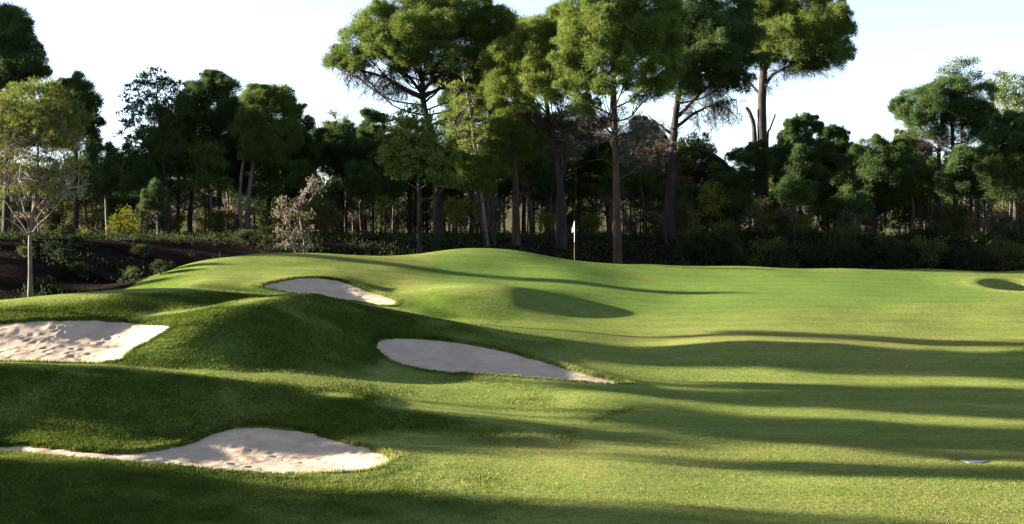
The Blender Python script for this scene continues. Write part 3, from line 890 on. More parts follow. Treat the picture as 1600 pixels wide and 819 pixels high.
tree('small_pine', 'small blackish pine with separate tufts against the sky left of the umbrella pine', 116,
     [([(582, 378), (583, 290), (580, 185)], 6, 3)],
     [(578, 180, 13, 9), (592, 186, 10, 8), (570, 198, 11, 9), (588, 204, 12, 9), (574, 216, 14, 10), (594, 222, 11, 10)], 'pine_dark', seed=12, clump=.32, per=.8)
tree('eucalyptus', 'wispy pale tree against the sky left of the umbrella pine', 128,
     [([(528, 380), (530, 300), (528, 215), (522, 178)], 5, 2)],
     [(520, 178, 9, 9), (538, 188, 9, 8), (508, 192, 8, 8), (528, 200, 16, 9), (546, 205, 10, 8), (515, 212, 16, 10)], 'euca', 'bark_grey', seed=13, clump=.4, per=.34, kind='leaf', ln=.16, wd=.06, k=3)

tree('umbrella_pine', 'great umbrella pine with a wide flat crown and one long limb reaching left', 101,
     [([(685, 392), (684, 320), (681, 255), (672, 205), (662, 165), (659, 118)], 21, 9)],
     [(598, 42, 46, 26, 1), (650, 20, 56, 24, 1), (705, 18, 60, 24), (768, 38, 44, 28, -1), (565, 66, 40, 24, 1), (530, 92, 25, 17), (610, 72, 40, 20, 2), (668, 52, 60, 26, 2.5), (735, 58, 56, 30), (795, 55, 22, 26, -1),
      (578, 92, 26, 12, 1), (650, 84, 36, 18, 3), (690, 88, 34, 16, 2.5), (760, 95, 44, 26, -1), (715, 95, 34, 20), (606, 88, 24, 12, 2), (745, 125, 40, 24, -1.5), (640, 40, 60, 24, -2), (720, 40, 70, 24, -2.5), (625, 108, 22, 9, 1), (700, 118, 40, 16, -1), (735, 150, 34, 18, -2), (560, 106, 20, 9, 1), (645, 100, 18, 9, 3), (780, 110, 24, 20, -2)], 'pine_green', 'bark', seed=14, clump=.44, per=1.05, low=-.2,
     limbs=[([(662, 152), (632, 138), (590, 118), (548, 106), (525, 98)], 7, 2), ([(661, 148), (635, 118), (610, 95), (590, 75)], 6, 2), ([(660, 135), (650, 105), (640, 70)], 6, 2.5), ([(661, 140), (690, 115), (715, 85)], 6, 2.5),
            ([(664, 160), (685, 140), (690, 118)], 4, 2), ([(660, 122), (668, 90), (690, 50)], 6, 2.5), ([(661, 152), (715, 122), (760, 90)], 6, 2.5)],
     twigs=[(575, 128, 58, 24, 50), (605, 150, 45, 16, 34), (640, 115, 45, 24, 34), (700, 130, 40, 20, 20)])
tree('bright_pine', 'bright green feathery pine in front of the umbrella pine trunk', 95,
     [([(655, 402), (655, 320), (654, 250), (650, 185)], 9, 4)],
     [(645, 176, 26, 10), (625, 190, 28, 14), (665, 194, 30, 14), (610, 212, 22, 16), (645, 215, 34, 16), (682, 222, 30, 18), (620, 238, 28, 16), (658, 245, 36, 16), (695, 252, 28, 18), (606, 258, 18, 16), (636, 268, 34, 16), (675, 276, 34, 14), (700, 285, 24, 14)], 'pine_light', seed=15, clump=.34, per=.6, k=5, depth=.9)
tree('slim_pine', 'slim leaning yellow green pine right of the umbrella pine trunk', 97,
     [([(762, 384), (752, 310), (742, 230), (732, 160), (716, 82)], 9, 3)],
     [(712, 88, 12, 9), (705, 105, 17, 12), (728, 118, 18, 12), (708, 135, 20, 14), (738, 148, 20, 14), (722, 165, 24, 14), (700, 185, 22, 14), (744, 188, 22, 16), (720, 205, 30, 16), (752, 215, 22, 16), (730, 232, 30, 14)], 'pine_light', 'bark_grey', seed=16, clump=.32, per=.42, full=(1, 1.1))

tree('tall_pine', 'pine with double trunk and pinkish dead twigs, just left of the flag', 98,
     [([(879, 388), (880, 320), (872, 260), (862, 200), (850, 120), (850, 80)], 15, 6), ([(872, 388), (872, 310), (884, 250), (882, 200)], 10, 5)],
     [(838, 52, 34, 24, 1), (800, 84, 34, 22, 1), (868, 70, 36, 30, 2), (775, 110, 24, 18, 1), (825, 100, 38, 26, 2), (790, 132, 34, 20, 2), (860, 118, 36, 26, 2.5), (835, 142, 36, 20, 3), (772, 140, 20, 16), (880, 145, 30, 20, 2), (808, 160, 34, 18, 2), (880, 30, 34, 22), (850, 90, 60, 34, -2)], 'pine_light', 'bark', seed=17, clump=.42, per=1.0,
     twigs=[(868, 205, 55, 34, 46), (840, 195, 40, 22, 16), (905, 225, 40, 26, 14)])
tree('tall_pine', 'tallest central pine with straight bare trunk just right of the flag', 93.5,
     [([(966, 412), (963, 330), (961, 250), (958, 150), (957, 60), (960, 15)], 17, 7)],
     [(900, 22, 34, 24, 1), (950, 2, 50, 22, 1), (1005, 8, 44, 24, 1), (1040, 40, 26, 24), (900, 62, 34, 26, 2), (945, 48, 44, 28, 3), (1000, 55, 44, 28, 2), (1035, 80, 28, 22, 1), (895, 100, 30, 24, 2), (935, 95, 40, 26, 3.2), (985, 105, 40, 24, 2.5), (1025, 115, 34, 20, 1.5), (908, 135, 32, 20, 2), (950, 138, 32, 18, 3), (1010, 142, 30, 16, 1), (960, 40, 70, 40, -2.5), (905, 168, 24, 12, 2)], 'pine_green', 'bark_red', seed=18, clump=.42, per=1.0,
     limbs=[([(960, 215), (985, 205), (1010, 195), (1030, 200)], 4, 1.2), ([(960, 180), (935, 170), (905, 165)], 4, 1.2), ([(961, 245), (985, 240), (1005, 225)], 3, 1), ([(958, 120), (995, 95), (1020, 80)], 5, 2), ([(958, 100), (930, 75), (905, 55)], 5, 2), ([(961, 262), (940, 250), (915, 255)], 3, 1)],
     twigs=[(985, 200, 55, 40, 40), (930, 195, 40, 34, 24), (1010, 240, 40, 30, 18)])
tree('umbrella_pine', 'broad shaded pine with thick dark trunk and long dead twigs, right of the central pine', 103,
     [([(1046, 384), (1045, 330), (1050, 260), (1055, 190), (1068, 110)], 25, 9)],
     [(1075, 12, 44, 24), (1125, 18, 46, 26), (1160, 40, 24, 26), (1080, 50, 44, 28), (1130, 58, 46, 28), (1070, 92, 40, 26), (1120, 98, 48, 24), (1155, 88, 26, 24), (1065, 130, 34, 20), (1105, 132, 42, 18), (1145, 122, 30, 16), (1100, 60, 70, 50, -2.5)], 'pine_dark', 'bark', seed=19, clump=.48,
     limbs=[([(1055, 200), (1085, 178), (1120, 165), (1150, 158)], 6, 1.5), ([(1054, 215), (1030, 195), (1012, 180)], 5, 1.5), ([(1056, 185), (1090, 150), (1110, 130)], 6, 2)],
     twigs=[(1105, 172, 62, 28, 60), (1130, 195, 40, 26, 18), (1030, 215, 36, 34, 22)], dead=[(1040, 262, 30, 26), (1062, 285, 24, 22), (1022, 240, 22, 16), (1075, 258, 16, 14)])
tree('umbrella_pine', 'tall pine clear of the wood, round crown, broken snag on its trunk', 120,
     [([(1194, 378), (1192, 300), (1192, 220), (1191, 160), (1194, 95)], 24, 13), ([(1184, 262), (1180, 225), (1178, 195), (1172, 176), (1166, 168)], 12, 6), ([(1199, 225), (1203, 200), (1211, 178)], 5, 2.5)],
     [(1208, 20, 34, 24, 1), (1250, 8, 44, 20), (1292, 28, 32, 22), (1315, 48, 22, 20), (1220, 52, 34, 22, 2), (1262, 45, 44, 26, 2), (1298, 68, 34, 22), (1235, 78, 34, 18, 2), (1275, 85, 40, 18, 1), (1190, 55, 22, 26, 1), (1312, 88, 18, 14), (1245, 100, 26, 10, 1), (1255, 40, 60, 36, -2.5), (1180, 20, 22, 24), (1190, 85, 16, 14, 1), (1270, 102, 26, 9), (1210, 96, 20, 10, 1)], 'pine_green', 'bark', seed=20, clump=.46, limb_auto=False, full=(1.12, 1.2),
     limbs=[([(1191, 155), (1180, 138), (1166, 122), (1152, 112)], 5, 2), ([(1192, 138), (1205, 118), (1230, 104), (1248, 92)], 6, 2.5), ([(1193, 115), (1185, 85), (1188, 60)], 5, 2.5), ([(1194, 105), (1215, 75), (1225, 50)], 5, 2)],
     twigs=[(1240, 114, 46, 14, 40), (1280, 112, 30, 12, 24), (1205, 130, 26, 18, 12)])
tree('bent_tree', 'dark tree with an arched trunk bending left below the snag', 110,
     [([(1152, 384), (1150, 320), (1145, 278), (1128, 252), (1102, 237), (1078, 231)], 15, 5)],
     [(1075, 222, 20, 14), (1098, 216, 16, 10), (1145, 248, 14, 12)], 'pine_dark', seed=21, limb_auto=False, clump=.34, per=.6,
     limbs=[([(1143, 276), (1120, 268), (1090, 270)], 5, 1.5)])
tree('bent_tree', 'low bare tree bending over left at the foot of the thick dark trunk', 101,
     [([(1040, 386), (1040, 360), (1034, 340), (1020, 334), (1004, 339), (994, 348)], 7, 2.5)], [], 'pine_dark', seed=22, limb_auto=False,
     limbs=[([(994, 348), (990, 356), (993, 366)], 2, 1), ([(1004, 339), (992, 334), (982, 338)], 2, 1)])

tree('small_pine', 'dark pine directly below the broken snag on the right', 108,
     [([(1172, 384), (1171, 320), (1168, 245)], 8, 4)],
     [(1165, 246, 24, 14), (1188, 236, 22, 14), (1150, 290, 24, 16), (1130, 305, 24, 16), (1150, 320, 34, 16), (1178, 264, 34, 20), (1205, 255, 20, 18), (1160, 285, 34, 16)], 'pine_dark', seed=23, clump=.4)
tree('small_pine', 'dark pine with upright finger like shoots against the sky', 107,
     [([(1250, 388), (1250, 310), (1252, 225)], 8, 4)],
     [(1236, 200, 5, 11), (1246, 194, 5, 12), (1257, 192, 5, 12), (1268, 196, 5, 12), (1277, 202, 5, 10), (1228, 212, 6, 9), (1252, 212, 22, 12), (1230, 232, 26, 18), (1265, 235, 28, 20), (1245, 258, 38, 20), (1215, 250, 18, 18), (1250, 285, 42, 18)], 'pine_dark', seed=24, clump=.32)
tree('small_pine', 'dark pine with ragged tufted top right of the finger like shoots', 109,
     [([(1304, 388), (1304, 310), (1303, 230)], 8, 4)],
     [(1290, 212, 7, 9), (1302, 208, 8, 9), (1315, 212, 8, 10), (1304, 224, 22, 12), (1288, 246, 26, 18), (1318, 250, 24, 20), (1300, 275, 38, 20), (1305, 302, 42, 16)], 'pine_dark', seed=25, clump=.36)
tree('small_pine', 'wide bushy dark pine below the open sky on the right', 105,
     [([(1368, 392), (1367, 330), (1366, 250)], 9, 4)],
     [(1366, 232, 26, 14), (1342, 248, 24, 16), (1390, 246, 24, 16), (1365, 262, 44, 20), (1335, 278, 28, 18), (1400, 276, 30, 20), (1368, 300, 50, 20), (1410, 232, 12, 14)], 'pine_dark', seed=26, clump=.44)
tree('twin_pine', 'tall dark pine with two reddish trunks in the right hand wood', 108,
     [([(1466, 392), (1466, 310), (1468, 230), (1474, 165)], 10, 5), ([(1494, 392), (1493, 300), (1490, 220), (1486, 165)], 12, 5)],
     [(1480, 138, 40, 16), (1440, 152, 32, 18), (1520, 150, 34, 18), (1425, 178, 26, 18), (1465, 172, 42, 20), (1510, 178, 40, 22), (1540, 182, 20, 18), (1450, 200, 36, 16), (1525, 205, 30, 16)], 'pine_dark', 'bark_red', seed=27, clump=.46,
     twigs=[(1475, 222, 55, 20, 40), (1440, 228, 30, 16, 12)], dead=[(1490, 225, 26, 12), (1455, 220, 26, 10)])
tree('eucalyptus', 'pale grey green eucalyptus showing above the twin trunked pine', 132,
     [([(1502, 385), (1502, 280), (1500, 180), (1496, 115)], 8, 2.5)],
     [(1495, 100, 20, 10), (1515, 98, 14, 9), (1480, 112, 14, 9), (1505, 115, 22, 9), (1526, 120, 10, 8), (1466, 126, 14, 8), (1492, 130, 28, 10)], 'euca', 'bark_grey', seed=28, clump=.5, per=.6, kind='leaf', ln=.2, wd=.08, k=3)
tree('eucalyptus', 'thin eucalyptus with sparse tufts at its top near the upper right corner', 134,
     [([(1548, 385), (1550, 250), (1552, 150), (1556, 120)], 6, 2)],
     [(1557, 116, 10, 5), (1545, 128, 9, 5), (1568, 120, 9, 5), (1553, 138, 9, 5), (1572, 130, 8, 5)], 'euca', 'bark_grey', seed=29, clump=.36, per=.5, kind='leaf', ln=.18, wd=.07, k=3)
tree('broad_tree', 'sunlit yellow green round tree at the upper right edge', 122,
     [([(1592, 388), (1592, 280), (1590, 190)], 10, 5)],
     [(1590, 132, 30, 18), (1565, 152, 22, 18), (1610, 150, 30, 24), (1585, 165, 40, 22), (1572, 185, 24, 16), (1610, 190, 40, 20)], 'pine_light', seed=30, clump=.44, per=.85, kind='leaf', ln=.16, wd=.08, k=3)
tree('dark_pine', 'large dark pine filling the right edge', 100,
     [([(1586, 400), (1586, 320), (1584, 240)], 12, 6)],
     [(1580, 195, 26, 18), (1605, 205, 26, 22), (1560, 222, 28, 18), (1590, 235, 40, 24), (1620, 250, 40, 30), (1555, 255, 30, 22), (1585, 280, 50, 24)], 'pine_dark', seed=31, clump=.46)
tree('dark_pine', 'low dark pine filling the gap between the twin trunked pine and the right edge', 103,
     [([(1528, 398), (1528, 330), (1526, 270)], 9, 5)],
     [(1525, 245, 30, 18), (1500, 262, 26, 18), (1545, 270, 28, 22), (1515, 288, 40, 20), (1485, 290, 20, 16)], 'pine_dark', seed=32, clump=.46)
tree('dark_pine', 'dark pine just left of the twin trunked pine', 112,
     [([(1424, 392), (1424, 320), (1422, 235)], 9, 4)],
     [(1418, 222, 18, 16), (1428, 240, 24, 16), (1405, 255, 22, 18), (1430, 266, 34, 20), (1450, 285, 34, 20), (1410, 292, 30, 18)], 'pine_green', seed=33, clump=.42)

# tall trees behind the central group, closing the gaps between the crowns
for lab, d, pts, w0, w1, lobes, leaf, sd in (
    ('dense dark pine seen through the dead twigs right of the thick dark trunk', 114, [(1086, 384), (1086, 300), (1085, 240)], 8, 4, [(1080, 232, 26, 14), (1104, 240, 22, 14), (1062, 245, 22, 16), (1085, 258, 40, 18), (1110, 270, 30, 18), (1060, 275, 30, 18)], 'pine_dark', 88),
    ('dense dark pine behind the blackish tufted pine', 118, [(535, 384), (535, 300), (534, 220)], 8, 4, [(530, 206, 28, 14), (556, 215, 26, 14), (505, 220, 26, 16), (535, 232, 44, 18), (580, 236, 30, 16), (490, 240, 26, 18)], 'pine_dark', 89),
    ('dense dark pine behind the slim leaning yellow green pine', 112, [(735, 384), (735, 280), (734, 150)], 11, 5, [(730, 140, 30, 20), (760, 150, 26, 20), (710, 165, 26, 18), (745, 175, 40, 22), (775, 185, 22, 22), (720, 200, 36, 20), (755, 215, 40, 20), (735, 240, 46, 20)], 'pine_dark', 81),
    ('dense green pine in the gap behind the stout reddish trunk', 110, [(818, 384), (818, 290), (816, 190)], 9, 4, [(812, 180, 34, 18), (840, 190, 30, 18), (790, 200, 28, 18), (825, 212, 44, 20), (850, 230, 32, 18), (800, 236, 40, 18), (830, 256, 44, 16)], 'pine_green', 82),
    ('dark pine behind the pinkish dead twigs', 112, [(905, 384), (905, 290), (904, 205)], 9, 4, [(900, 190, 34, 18), (925, 200, 30, 18), (885, 212, 30, 18), (910, 226, 44, 18), (935, 240, 30, 18), (890, 250, 40, 16)], 'pine_dark', 83),
    ('green pine in the gap between the central pine and the thick dark trunk', 111, [(1008, 384), (1008, 290), (1006, 215)], 9, 4, [(1000, 205, 26, 18), (1022, 215, 24, 16), (990, 226, 26, 16), (1012, 236, 36, 18), (1030, 250, 24, 16)], 'pine_dark', 84),
    ('dark pine behind the bright green feathery pine', 110, [(640, 384), (640, 290), (638, 205)], 8, 4, [(636, 205, 24, 16), (660, 216, 24, 16), (618, 222, 24, 18), (645, 236, 40, 20), (605, 250, 28, 18), (670, 256, 32, 18), (640, 272, 46, 16)], 'pine_dark', 85),
    ('dark pine filling the grove between the airy pine and its taller neighbour', 114, [(278, 384), (278, 290), (278, 200)], 9, 4, [(275, 190, 30, 22), (300, 215, 34, 22), (255, 220, 30, 20), (280, 240, 44, 20), (230, 262, 34, 16)], 'pine_dark', 86),
    ('dark pine at the back of the grove on its right flank', 116, [(420, 384), (420, 300), (420, 220)], 9, 4, [(420, 210, 38, 24), (455, 225, 28, 20), (385, 225, 30, 22), (425, 245, 50, 20), (465, 255, 30, 18)], 'pine_dark', 87),
):
    tree('dense_pine', lab, d, [(pts, w0, w1)], lobes, leaf, 'bark', 'tree', None, sd, clump=.5, per=.7)

# broad leaved trees and bushes seen singly
tree('oak_tree', 'small oak with pale brown dry leaves in front of the dark grove', 90,
     [([(478, 398), (474, 370), (468, 340), (476, 305), (488, 285)], 5, 2), ([(470, 398), (455, 372), (446, 345), (440, 322)], 4, 1.5)],
     [(492, 285, 13, 10), (480, 300, 14, 9), (500, 296, 9, 8), (440, 318, 14, 11), (468, 318, 14, 10), (432, 336, 9, 9), (452, 340, 15, 11), (478, 338, 14, 11), (440, 365, 13, 11), (460, 368, 18, 14), (482, 362, 12, 12), (445, 386, 16, 9), (470, 388, 14, 8)], 'dead_leaf', 'bark_grey', seed=34,
     clump=.26, per=.5, kind='leaf', ln=.12, wd=.07, k=2, full=(1, 1))
for lab, d, trunk, lobes, leaf, sd in (
    ('round sunlit yellow green bush on the bank right of the lone young pine', 99, [(196, 378), (196, 352)], [(192, 338, 24, 14), (180, 352, 18, 14), (208, 352, 20, 16), (195, 362, 28, 12)], 'shrub_yellow', 41),
    ('small low bright green bush beside the lone young pine', 97, [(132, 382), (132, 372)], [(132, 366, 14, 9), (122, 373, 9, 6), (142, 372, 9, 7)], 'shrub_yellow', 42),
    ('yellowish bush between the trunks in the middle of the dark grove', 114, [(322, 378), (322, 355)], [(322, 345, 14, 14), (330, 335, 9, 9), (316, 358, 14, 10)], 'shrub_yellow', 43),
    ('golden bush at the foot of the airy dark pine', 112, [(276, 378), (276, 360)], [(274, 352, 16, 12), (282, 342, 10, 9), (268, 362, 14, 8)], 'shrub_yellow', 44),
    ('light green bush left of the brown leaved oak', 104, [(412, 384), (412, 350)], [(412, 335, 11, 16), (418, 352, 12, 14), (406, 360, 12, 12)], 'shrub_olive', 45),
    ('young light green tree behind the brown leaved oak on its right', 106, [(508, 384), (508, 345)], [(506, 338, 10, 14), (512, 350, 10, 12), (504, 358, 10, 8)], 'shrub_yellow', 46),
    ('bright green young tree seen left of the bright pine trunk', 104, [(603, 384), (603, 330)], [(600, 312, 12, 10), (610, 322, 14, 10), (596, 328, 10, 9)], 'shrub_yellow', 47),
    ('leafy tree with sunlit leaves seen between the flag and the central pine', 112, [(925, 382), (925, 300)], [(922, 270, 22, 18), (940, 285, 20, 18), (910, 295, 18, 18), (930, 308, 24, 16), (900, 250, 16, 16)], 'shrub_olive', 48),
    ('leafy green tree right behind the trunk of the central pine', 110, [(1000, 382), (1000, 310)], [(990, 250, 20, 20), (1010, 270, 20, 18), (988, 290, 20, 18), (1012, 300, 18, 16), (996, 320, 22, 12)], 'shrub_olive', 49),
    ('yellow green tree below the arched trunk', 102, [(1112, 388), (1112, 330)], [(1112, 290, 18, 16), (1102, 308, 16, 14), (1122, 310, 16, 14), (1112, 328, 22, 12)], 'shrub_yellow', 50),
    ('olive leaved tree in the understorey below the broken snag', 98, [(1195, 398), (1195, 350)], [(1195, 318, 16, 14), (1182, 335, 16, 14), (1208, 334, 14, 12), (1192, 352, 22, 12)], 'shrub_olive', 51),
    ('pale leafed sapling right of the thick dark trunk', 97, [(1085, 398), (1085, 360)], [(1084, 342, 12, 14), (1092, 360, 12, 12), (1078, 366, 10, 10)], 'shrub_olive', 52),
    ('greyish leafy bush in the shade at the far right edge', 94, [(1566, 412), (1566, 400)], [(1566, 382, 18, 12), (1580, 392, 16, 12), (1552, 394, 16, 12)], 'shrub_olive', 53),
):
    tree('young_tree' if trunk[1][1] < 345 else 'bush', lab, d, [(trunk, 4, 2)], lobes, leaf, 'bark', 'tree' if trunk[1][1] < 345 else 'bush', None, sd, clump=.34, per=.55, kind='leaf', ln=.13, wd=.07, k=3, full=(1.1, 1.2))

# trunks of slim pines that stand in front of the wood
for lab, d, pts, w0, w1, lobes, leaf, bark, sd in (
    ('thin pale trunked young pine in front of the dark grove', 96, [(247, 408), (246, 350), (244, 300)], 4, 2.5, [(244, 300, 16, 14), (236, 318, 14, 10)], 'pine_dark', 'bark_grey', 61),
    ('slim dark pine right of the yellow green bush on the bank', 103, [(222, 382), (221, 320), (218, 250)], 5, 3, [(216, 262, 24, 18), (228, 280, 22, 16), (205, 285, 20, 14)], 'pine_dark', 'bark', 62),
    ('slim pale trunked pine at the left end of the dark grove', 103, [(168, 380), (164, 320), (160, 260)], 6, 3, [(160, 250, 26, 22), (176, 268, 24, 20), (150, 285, 24, 18), (178, 290, 22, 16)], 'pine_dark', 'bark_grey', 63),
    ('slim dark pine left of the thick umbrella pine trunk', 104, [(568, 386), (567, 320), (563, 262)], 5, 3, [(562, 270, 22, 16), (575, 285, 24, 16), (552, 290, 18, 14)], 'pine_dark', 'bark', 64),
    ('leaning dark pine between the umbrella pine and the reddish trunk', 97, [(762, 392), (752, 330), (744, 265)], 9, 5, [(742, 262, 26, 18), (722, 275, 22, 16), (756, 285, 20, 14)], 'pine_green', 'bark', 65),
    ('straight dark pine right beside the leaning dark pine', 98, [(773, 390), (771, 330), (768, 262)], 7, 4, [(768, 235, 24, 20), (784, 255, 24, 18), (756, 250, 18, 16)], 'pine_green', 'bark', 66),
    ('pine with stout reddish trunk left of the double trunked pine', 98, [(807, 392), (806, 330), (803, 250), (800, 205)], 17, 8, [(795, 192, 32, 18), (825, 205, 28, 18), (775, 210, 24, 18), (800, 222, 36, 16), (820, 235, 26, 14)], 'pine_green', 'bark_red', 67),
    ('thin leaning dark pine right of the stout reddish trunk', 103, [(834, 386), (828, 330), (822, 260)], 5, 3, [(822, 258, 24, 16), (835, 270, 20, 14)], 'pine_dark', 'bark', 68),
    ('slim dark pine hidden partly behind the central pine trunk', 104, [(953, 386), (954, 340), (956, 280)], 6, 4, [(956, 292, 16, 14)], 'pine_dark', 'bark', 69),
    ('thin pine standing in front of the dense wood below the finger like shoots', 98, [(1240, 400), (1240, 350), (1238, 300)], 5, 3, [(1236, 296, 24, 16), (1250, 308, 22, 14)], 'pine_dark', 'bark', 70),
    ('thin dark pine left of the wide bushy pine', 99, [(1330, 402), (1330, 350), (1328, 310)], 5, 3, [(1326, 312, 24, 16), (1340, 322, 20, 14)], 'pine_dark', 'bark', 71),
):
    tree('slim_pine', lab, d, [(pts, w0, w1)], lobes, leaf, bark, 'tree', None, sd, clump=.4, per=.85, twigs=[(pts[-1][0], pts[-1][1] + 32, 22, 14, 8)])

# ------------------------------------------------------------------ slim pines deep in the wood: four built, the rest copies
def proto_pine(seed, H, crown, leaf, bark, rw, low=.52):
    rng = np.random.default_rng(seed)
    root = empty('slim_pine', (0, 0, -50))
    Q = spline([(0, 0, -.3), (rng.normal(0, .1), rng.normal(0, .1), H * .4), (rng.normal(0, .2), rng.normal(0, .2), H * .75), (rng.normal(0, .2), 0, H * .97)], 22)
    mb = MB(); mb.tube(Q, np.linspace(rw, rw * .35, 22), 8, True, .12, rng); link('trunk', mb.mesh('trunk', M[bark], True), root)
    L3 = []
    for i in range(crown):
        h = H * rng.uniform(low, .93); a = rng.uniform(0, 6.28); e = (1.2 - h / H) * 2.8 * rng.uniform(.2, 1)
        L3.append((np.array([math.cos(a) * e, math.sin(a) * e, h]), np.array([1.0, 1.0, .85]) * rng.uniform(.7, 1.25)))
    V, T, cc = foliage(L3, rng, .5, .7)
    link('crown', tri_mesh('crown', V, T, False, M[leaf]), root)
    mb = MB()
    for c, r in L3:
        i = int(np.clip(np.argmin(np.abs(Q[:, 2] - (c[2] - .6))), 6, 21)); mb.tube(spline([Q[i], .5 * (Q[i] + c), c], 5), np.linspace(.04, .012, 5), 4, False)
    for _ in range(16):
        h = H * rng.uniform(.25, .65); i = int(np.argmin(np.abs(Q[:, 2] - h))); a = rng.uniform(0, 6.28); dr = np.array([math.cos(a), math.sin(a), rng.uniform(-.1, .3)])
        twig_spray(mb, [Q[i]], [dr], rng.uniform(.8, 1.6), 10, rng)
    link('branches', mb.mesh('branches', M['twig'], False), root)
    tag(root, 'slim pine among many others deep in the wood', 'tree', 'slim pines deep in the wood')
    return root

protos = [proto_pine(101, 6.0, 16, 'pine_dark', 'bark', .11), proto_pine(102, 6.6, 18, 'pine_green', 'bark_grey', .12), proto_pine(103, 5.4, 14, 'pine_dark', 'bark_red', .10), proto_pine(104, 6.3, 15, 'pine_dark', 'bark_grey', .09)]
random.seed(11)
used = set()
def place(src, x, y, hs, label=None, group=None, wide=1.0):
    sc = (hs * random.uniform(.9, 1.1) * wide,) * 2 + (hs,)
    loc = (x, y, ground(x, y) if abs(x) < 400 else -.5)
    if src.name not in used:
        used.add(src.name); src.location = loc; src.scale = sc; src.rotation_euler = (0, 0, random.uniform(0, 6.28))
        if label: src['label'] = label
        if group: src['group'] = group
        return src
    return copy_tree(src, loc, random.uniform(0, 6.28), sc, label, group)

# how high (picture row) the wood may reach in each column
SKC = [(-200, 250), (0, 245), (150, 262), (178, 290), (200, 235), (300, 212), (480, 240), (500, 238), (600, 235), (700, 205), (800, 205), (950, 215), (1050, 275), (1130, 262), (1240, 250), (1330, 262), (1400, 255), (1500, 235), (1800, 220)]
LAND = [(-60, 'tall left hand pine'), (47, 'lone young pine'), (120, 'rounded dark pine'), (194, 'round yellow green bush'), (264, 'airy dark pine'), (297, 'flat topped dark pine'), (345, 'low broad dark pine'),
        (388, 'sunlit topped dark pine'), (470, 'brown leaved oak'), (545, 'bushy dark pine'), (582, 'blackish tufted pine'), (655, 'bright feathery pine'), (684, 'umbrella pine trunk'), (752, 'leaning dark pine'), (806, 'stout reddish trunk'),
        (876, 'double trunked pine'), (898, 'flag'), (963, 'central straight pine'), (1046, 'thick dark trunk'), (1110, 'tree under the arch'), (1148, 'arched trunk'), (1190, 'broken snag'), (1250, 'finger topped pine'), (1304, 'ragged topped pine'),
        (1368, 'wide bushy pine'), (1424, 'green pine by the twin trunks'), (1480, 'twin trunked pine'), (1527, 'low dark pine at right'), (1586, 'large dark right hand pine'), (1700, 'right edge of the wood')]
taken = set()
def near_label(what, px, extra=('',)):
    k = min(LAND, key=lambda l: abs(l[0] - px))
    others = sorted(LAND, key=lambda l: abs(l[0] - px))[:3]
    for e in extra:
        for l in others:
            side = 'behind' if abs(px - l[0]) < 9 else ('left of' if px < l[0] else 'right of')
            if l is not k and abs(px - l[0]) > 70: continue
            t_ = f'{e} {what} {side} the {l[1]}'.strip()
            if t_ not in taken:
                taken.add(t_); return t_
    return f'{what} close by the {k[1]}'
spots = []
for i in range(130):
    for _ in range(40):
        px = random.uniform(-120, 1720); d = random.uniform(105, 138)
        x = (px - 800) / F * d
        if all((x - a) ** 2 + (d - b) ** 2 > 1.8 for a, b in spots): break
    spots.append((x, d))
    top = np.interp(px, [a for a, b in SKC], [b for a, b in SKC]) + random.uniform(-8, 45)
    H = (HZ - top) / F * d + .5
    src = protos[i % 4]
    look = ('dark trunked', 'pale trunked', 'reddish trunked', 'thin pale')[i % 4]
    size = 'short' if H < 4.6 else ('tall' if H > 6.2 else 'middling')
    place(src, x, d, max(.45, H / 6.4), near_label(f'{look} pine deep in wood', px, (size, 'slim ' + size, 'far ' + size)))

bare = [proto_pine(105, 7.6, 9, 'pine_green', 'bark_grey', .085, .74), proto_pine(106, 7.2, 8, 'pine_dark', 'bark', .08, .72)]
for i in range(64):                                   # thin bare trunks between the bigger ones
    px = random.uniform(-60, 1640); d = random.uniform(103, 128)
    x = (px - 800) / F * d
    top = np.interp(px, [a for a, b in SKC], [b for a, b in SKC]) + random.uniform(5, 40)
    place(bare[i % 2], x, d, max(.5, ((HZ - top) / F * d + .5) / 7.4), near_label('bare trunked pine in wood', px, (('pale', 'greyish', 'light') if i % 2 == 0 else ('dark', 'brownish', 'shaded'))), 'thin bare trunked pines deep in the wood')
# ------------------------------------------------------------------ bushes of the understorey
def proto_bush(seed, n, leaf, rx, rz):
    rng = np.random.default_rng(seed)
    root = empty('bush', (0, 0, -50))
    L3 = []
    for i in range(n):
        a = rng.uniform(0, 6.28); e = rx * rng.uniform(.1, .9)
        L3.append((np.array([math.cos(a) * e, math.sin(a) * e, rz * rng.uniform(.25, 1.0)]), np.array([.5, .5, .42]) * rng.uniform(.7, 1.3)))
    V, T, _ = foliage(L3, rng, .32, .7, 3, .13, .075, -.8, 'leaf')
    link('foliage', tri_mesh('foliage', V, T, False, M[leaf]), root)
    mb = MB()
    for c, r in L3:
        b = np.array([c[0] * .12, c[1] * .12, -.1]); mb.tube(spline([b, .5 * (b + c) + rng.normal(0, .08, 3), c], 6), np.linspace(.03, .008, 6), 4, False)
    twig_spray(mb, [np.array([0, 0, .1])] * 6, unit(rng.normal(size=(6, 3)) * np.array([1, 1, .2]) + np.array([0, 0, 1.0])), rz * 1.1, 10, rng)
    link('stems', mb.mesh('stems', M['twig'], False), root)
    tag(root, 'bush', 'bush')
    return root

